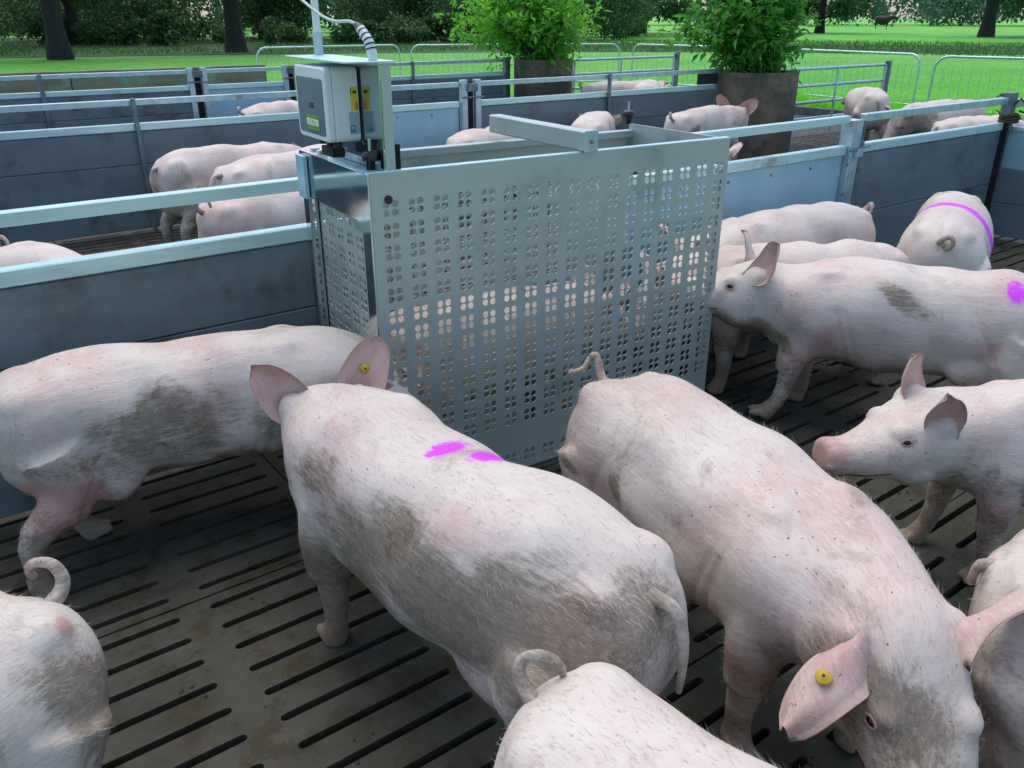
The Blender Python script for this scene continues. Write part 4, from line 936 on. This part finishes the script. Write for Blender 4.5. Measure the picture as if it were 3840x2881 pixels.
tree('small tree far left in the wood', 3.2, 52., 2, 1.0, 5.)
tree('slender tree between the wood and the pole', 25., 64., 2, 1.1, 2.)
tree('dark tree above the three far pigs', 66., 66., 3, 1.2, 2.6)
tree('spreading tree above the farther planter', 50., 70., 3, 1.15, 4.4)
def bush_mass(name, label, centres, size, mat, seed, per, cat='woodland'):
    rng = np.random.RandomState(seed); pts, sh = [], []
    for (x, y, R, h) in centres:
        for q in range(7):
            c = np.array([x, y, 0]) + np.array([rng.normal(0, R * .5), rng.normal(0, R * .5), rng.uniform(.1, .95) * h]); rr_ = R * rng.uniform(.25, .55); m_ = per // 7
            v = rng.normal(0, 1, (m_, 3)); v /= np.linalg.norm(v, axis=1)[:, None]; v *= (rng.uniform(.15, 1, (m_, 1)) ** .5) * rr_ * np.array([1, 1, .8]); p = c + v; p = p[p[:, 2] > -.1]; pts.append(p)
            sh.append(np.clip(rng.normal(rng.uniform(.05, .85), .18, len(p)), 0, 1))
    pts = np.concatenate(pts); V, F = leaves(pts, np.zeros_like(pts), size, .55, rng); o = leaf_obj(name, V, F, np.concatenate(sh), mat); return tag(o, label, cat, kind='stuff')
rg = random.Random(9); cen = []
for k in range(75):
    a = rad(rg.uniform(46, 97)); r = rg.uniform(66, 84); cen.append((r * math.cos(a), r * math.sin(a), rg.uniform(2.2, 3.6), rg.uniform(2.6, 5.5)))
for k in range(26):
    a = rad(rg.uniform(52, 95)); r = rg.uniform(56, 64); cen.append((r * math.cos(a), r * math.sin(a), rg.uniform(.9, 1.6), rg.uniform(.7, 1.8)))
bush_mass('undergrowth', 'dense dark woodland undergrowth behind the trunks at the left', cen, .30, M['leaf_wood'], 5, 900)
cen = []
for k in range(110):
    a = rad(rg.uniform(8, 62)); r = rg.uniform(170, 215); cen.append((r * math.cos(a), r * math.sin(a), rg.uniform(5, 8), rg.uniform(6, 15)))
for k in range(70):
    a = rad(rg.uniform(56, 100)); r = rg.uniform(95, 125); cen.append((r * math.cos(a), r * math.sin(a), rg.uniform(4, 6), rg.uniform(4, 10)))
bush_mass('far_wood', 'haze-tinted far wood across the meadow at the right', cen, .95, M['leaf_far'], 6, 420)

# ------------------------------------------------------------------ cattle
def cow(label, x, y, rz, mat, k=1.0):
    V, F = [], []
    R = [(-.85, 1.28, .85, .12), (-.8, 1.36, .75, .24), (-.55, 1.40, .62, .30), (0, 1.36, .52, .34), (.45, 1.40, .55, .28), (.7, 1.42, .7, .2), (.95, 1.45, .98, .14), (1.15, 1.42, 1.05, .12), (1.3, 1.34, 1.02, .10), (1.5, 1.18, .98, .07), (1.56, 1.14, 1.0, .05)]
    loft(V, F, [[(s_, hw * math.cos(a), (t + b) / 2 + (t - b) / 2 * math.sin(a)) for a in np.linspace(0, 2 * math.pi, 14, endpoint=False)] for s_, t, b, hw in R])
    for (lx, ly) in ((-.62, .17), (-.62, -.17), (.5, .15), (.5, -.15)):
        loft(V, F, [[(lx + dx + r * math.cos(a), ly + r * math.sin(a), z) for a in np.linspace(0, 2 * math.pi, 8, endpoint=False)] for z, r, dx in ((.9, .13, 0), (.6, .09, .02), (.45, .065, -.04), (.12, .05, -.03), (0, .065, 0))])
    for s_ in (-1, 1): loft(V, F, [[(1.15 + r * math.cos(a) * .5, s_ * (.08 + q), 1.36 + r * math.sin(a)) for a in np.linspace(0, 6.28, 6, endpoint=False)] for q, r in ((0, .05), (.12, .07), (.22, .015))])
    me = pyd(V, F); bm = bmesh.new(); bm.from_mesh(me); bmesh.ops.recalc_face_normals(bm, faces=bm.faces); bm.to_mesh(me); bm.free()
    o = link('cow', me, mat, None, (x, y, -.12), (0, 0, rz)); o.scale = (k, k, k)
    r = o.modifiers.new('r', 'REMESH'); r.mode = 'VOXEL'; r.voxel_size = .05; r.use_smooth_shade = True
    s = o.modifiers.new('s', 'SMOOTH'); s.factor = .5; s.iterations = 3
    return tag(o, label, 'cow', 'cattle grazing far across the meadow')
cow('black cow grazing far off between the two planters', 70, 71, rad(-40), M['cowhide'], 1.15)
cow('white cow far off right of the nearer planter shrub', 108, 78, rad(20), M['cowwhite'], 1.2)
cow('black cow farthest right on the meadow', 112, 67, rad(-60), M['cowhide'], 1.2)

# ------------------------------------------------------------------ muck on the slats
rng = np.random.RandomState(21); mb = MB(); iv, jf = ico()
for k in range(420):
    cxk, cyk = rng.uniform(-1.2, 6.2), rng.uniform(-.2, 2.7)
    for q in range(rng.randint(1, 5)):
        r = rng.uniform(.002, .006); h = r * rng.uniform(.25, .6); o_ = rng.normal(0, .03, 2); a = rng.uniform(0, 3.14)
        mb.add([(cxk + o_[0] + r * (v[0] * math.cos(a) * 1.4 - v[1] * math.sin(a)), cyk + o_[1] + r * (v[0] * math.sin(a) * 1.4 + v[1] * math.cos(a)), .001 + h * max(v[2], -.1)) for v in iv], jf, True)
M['muck'] = simple('muck', (.016, .015, .008), (.01, .01, .006), .7, 0, 30, bump=.5)
tag(mb.build('muck', M['muck']), 'small lumps of muck scattered on the slatted floor', 'muck', kind='stuff')
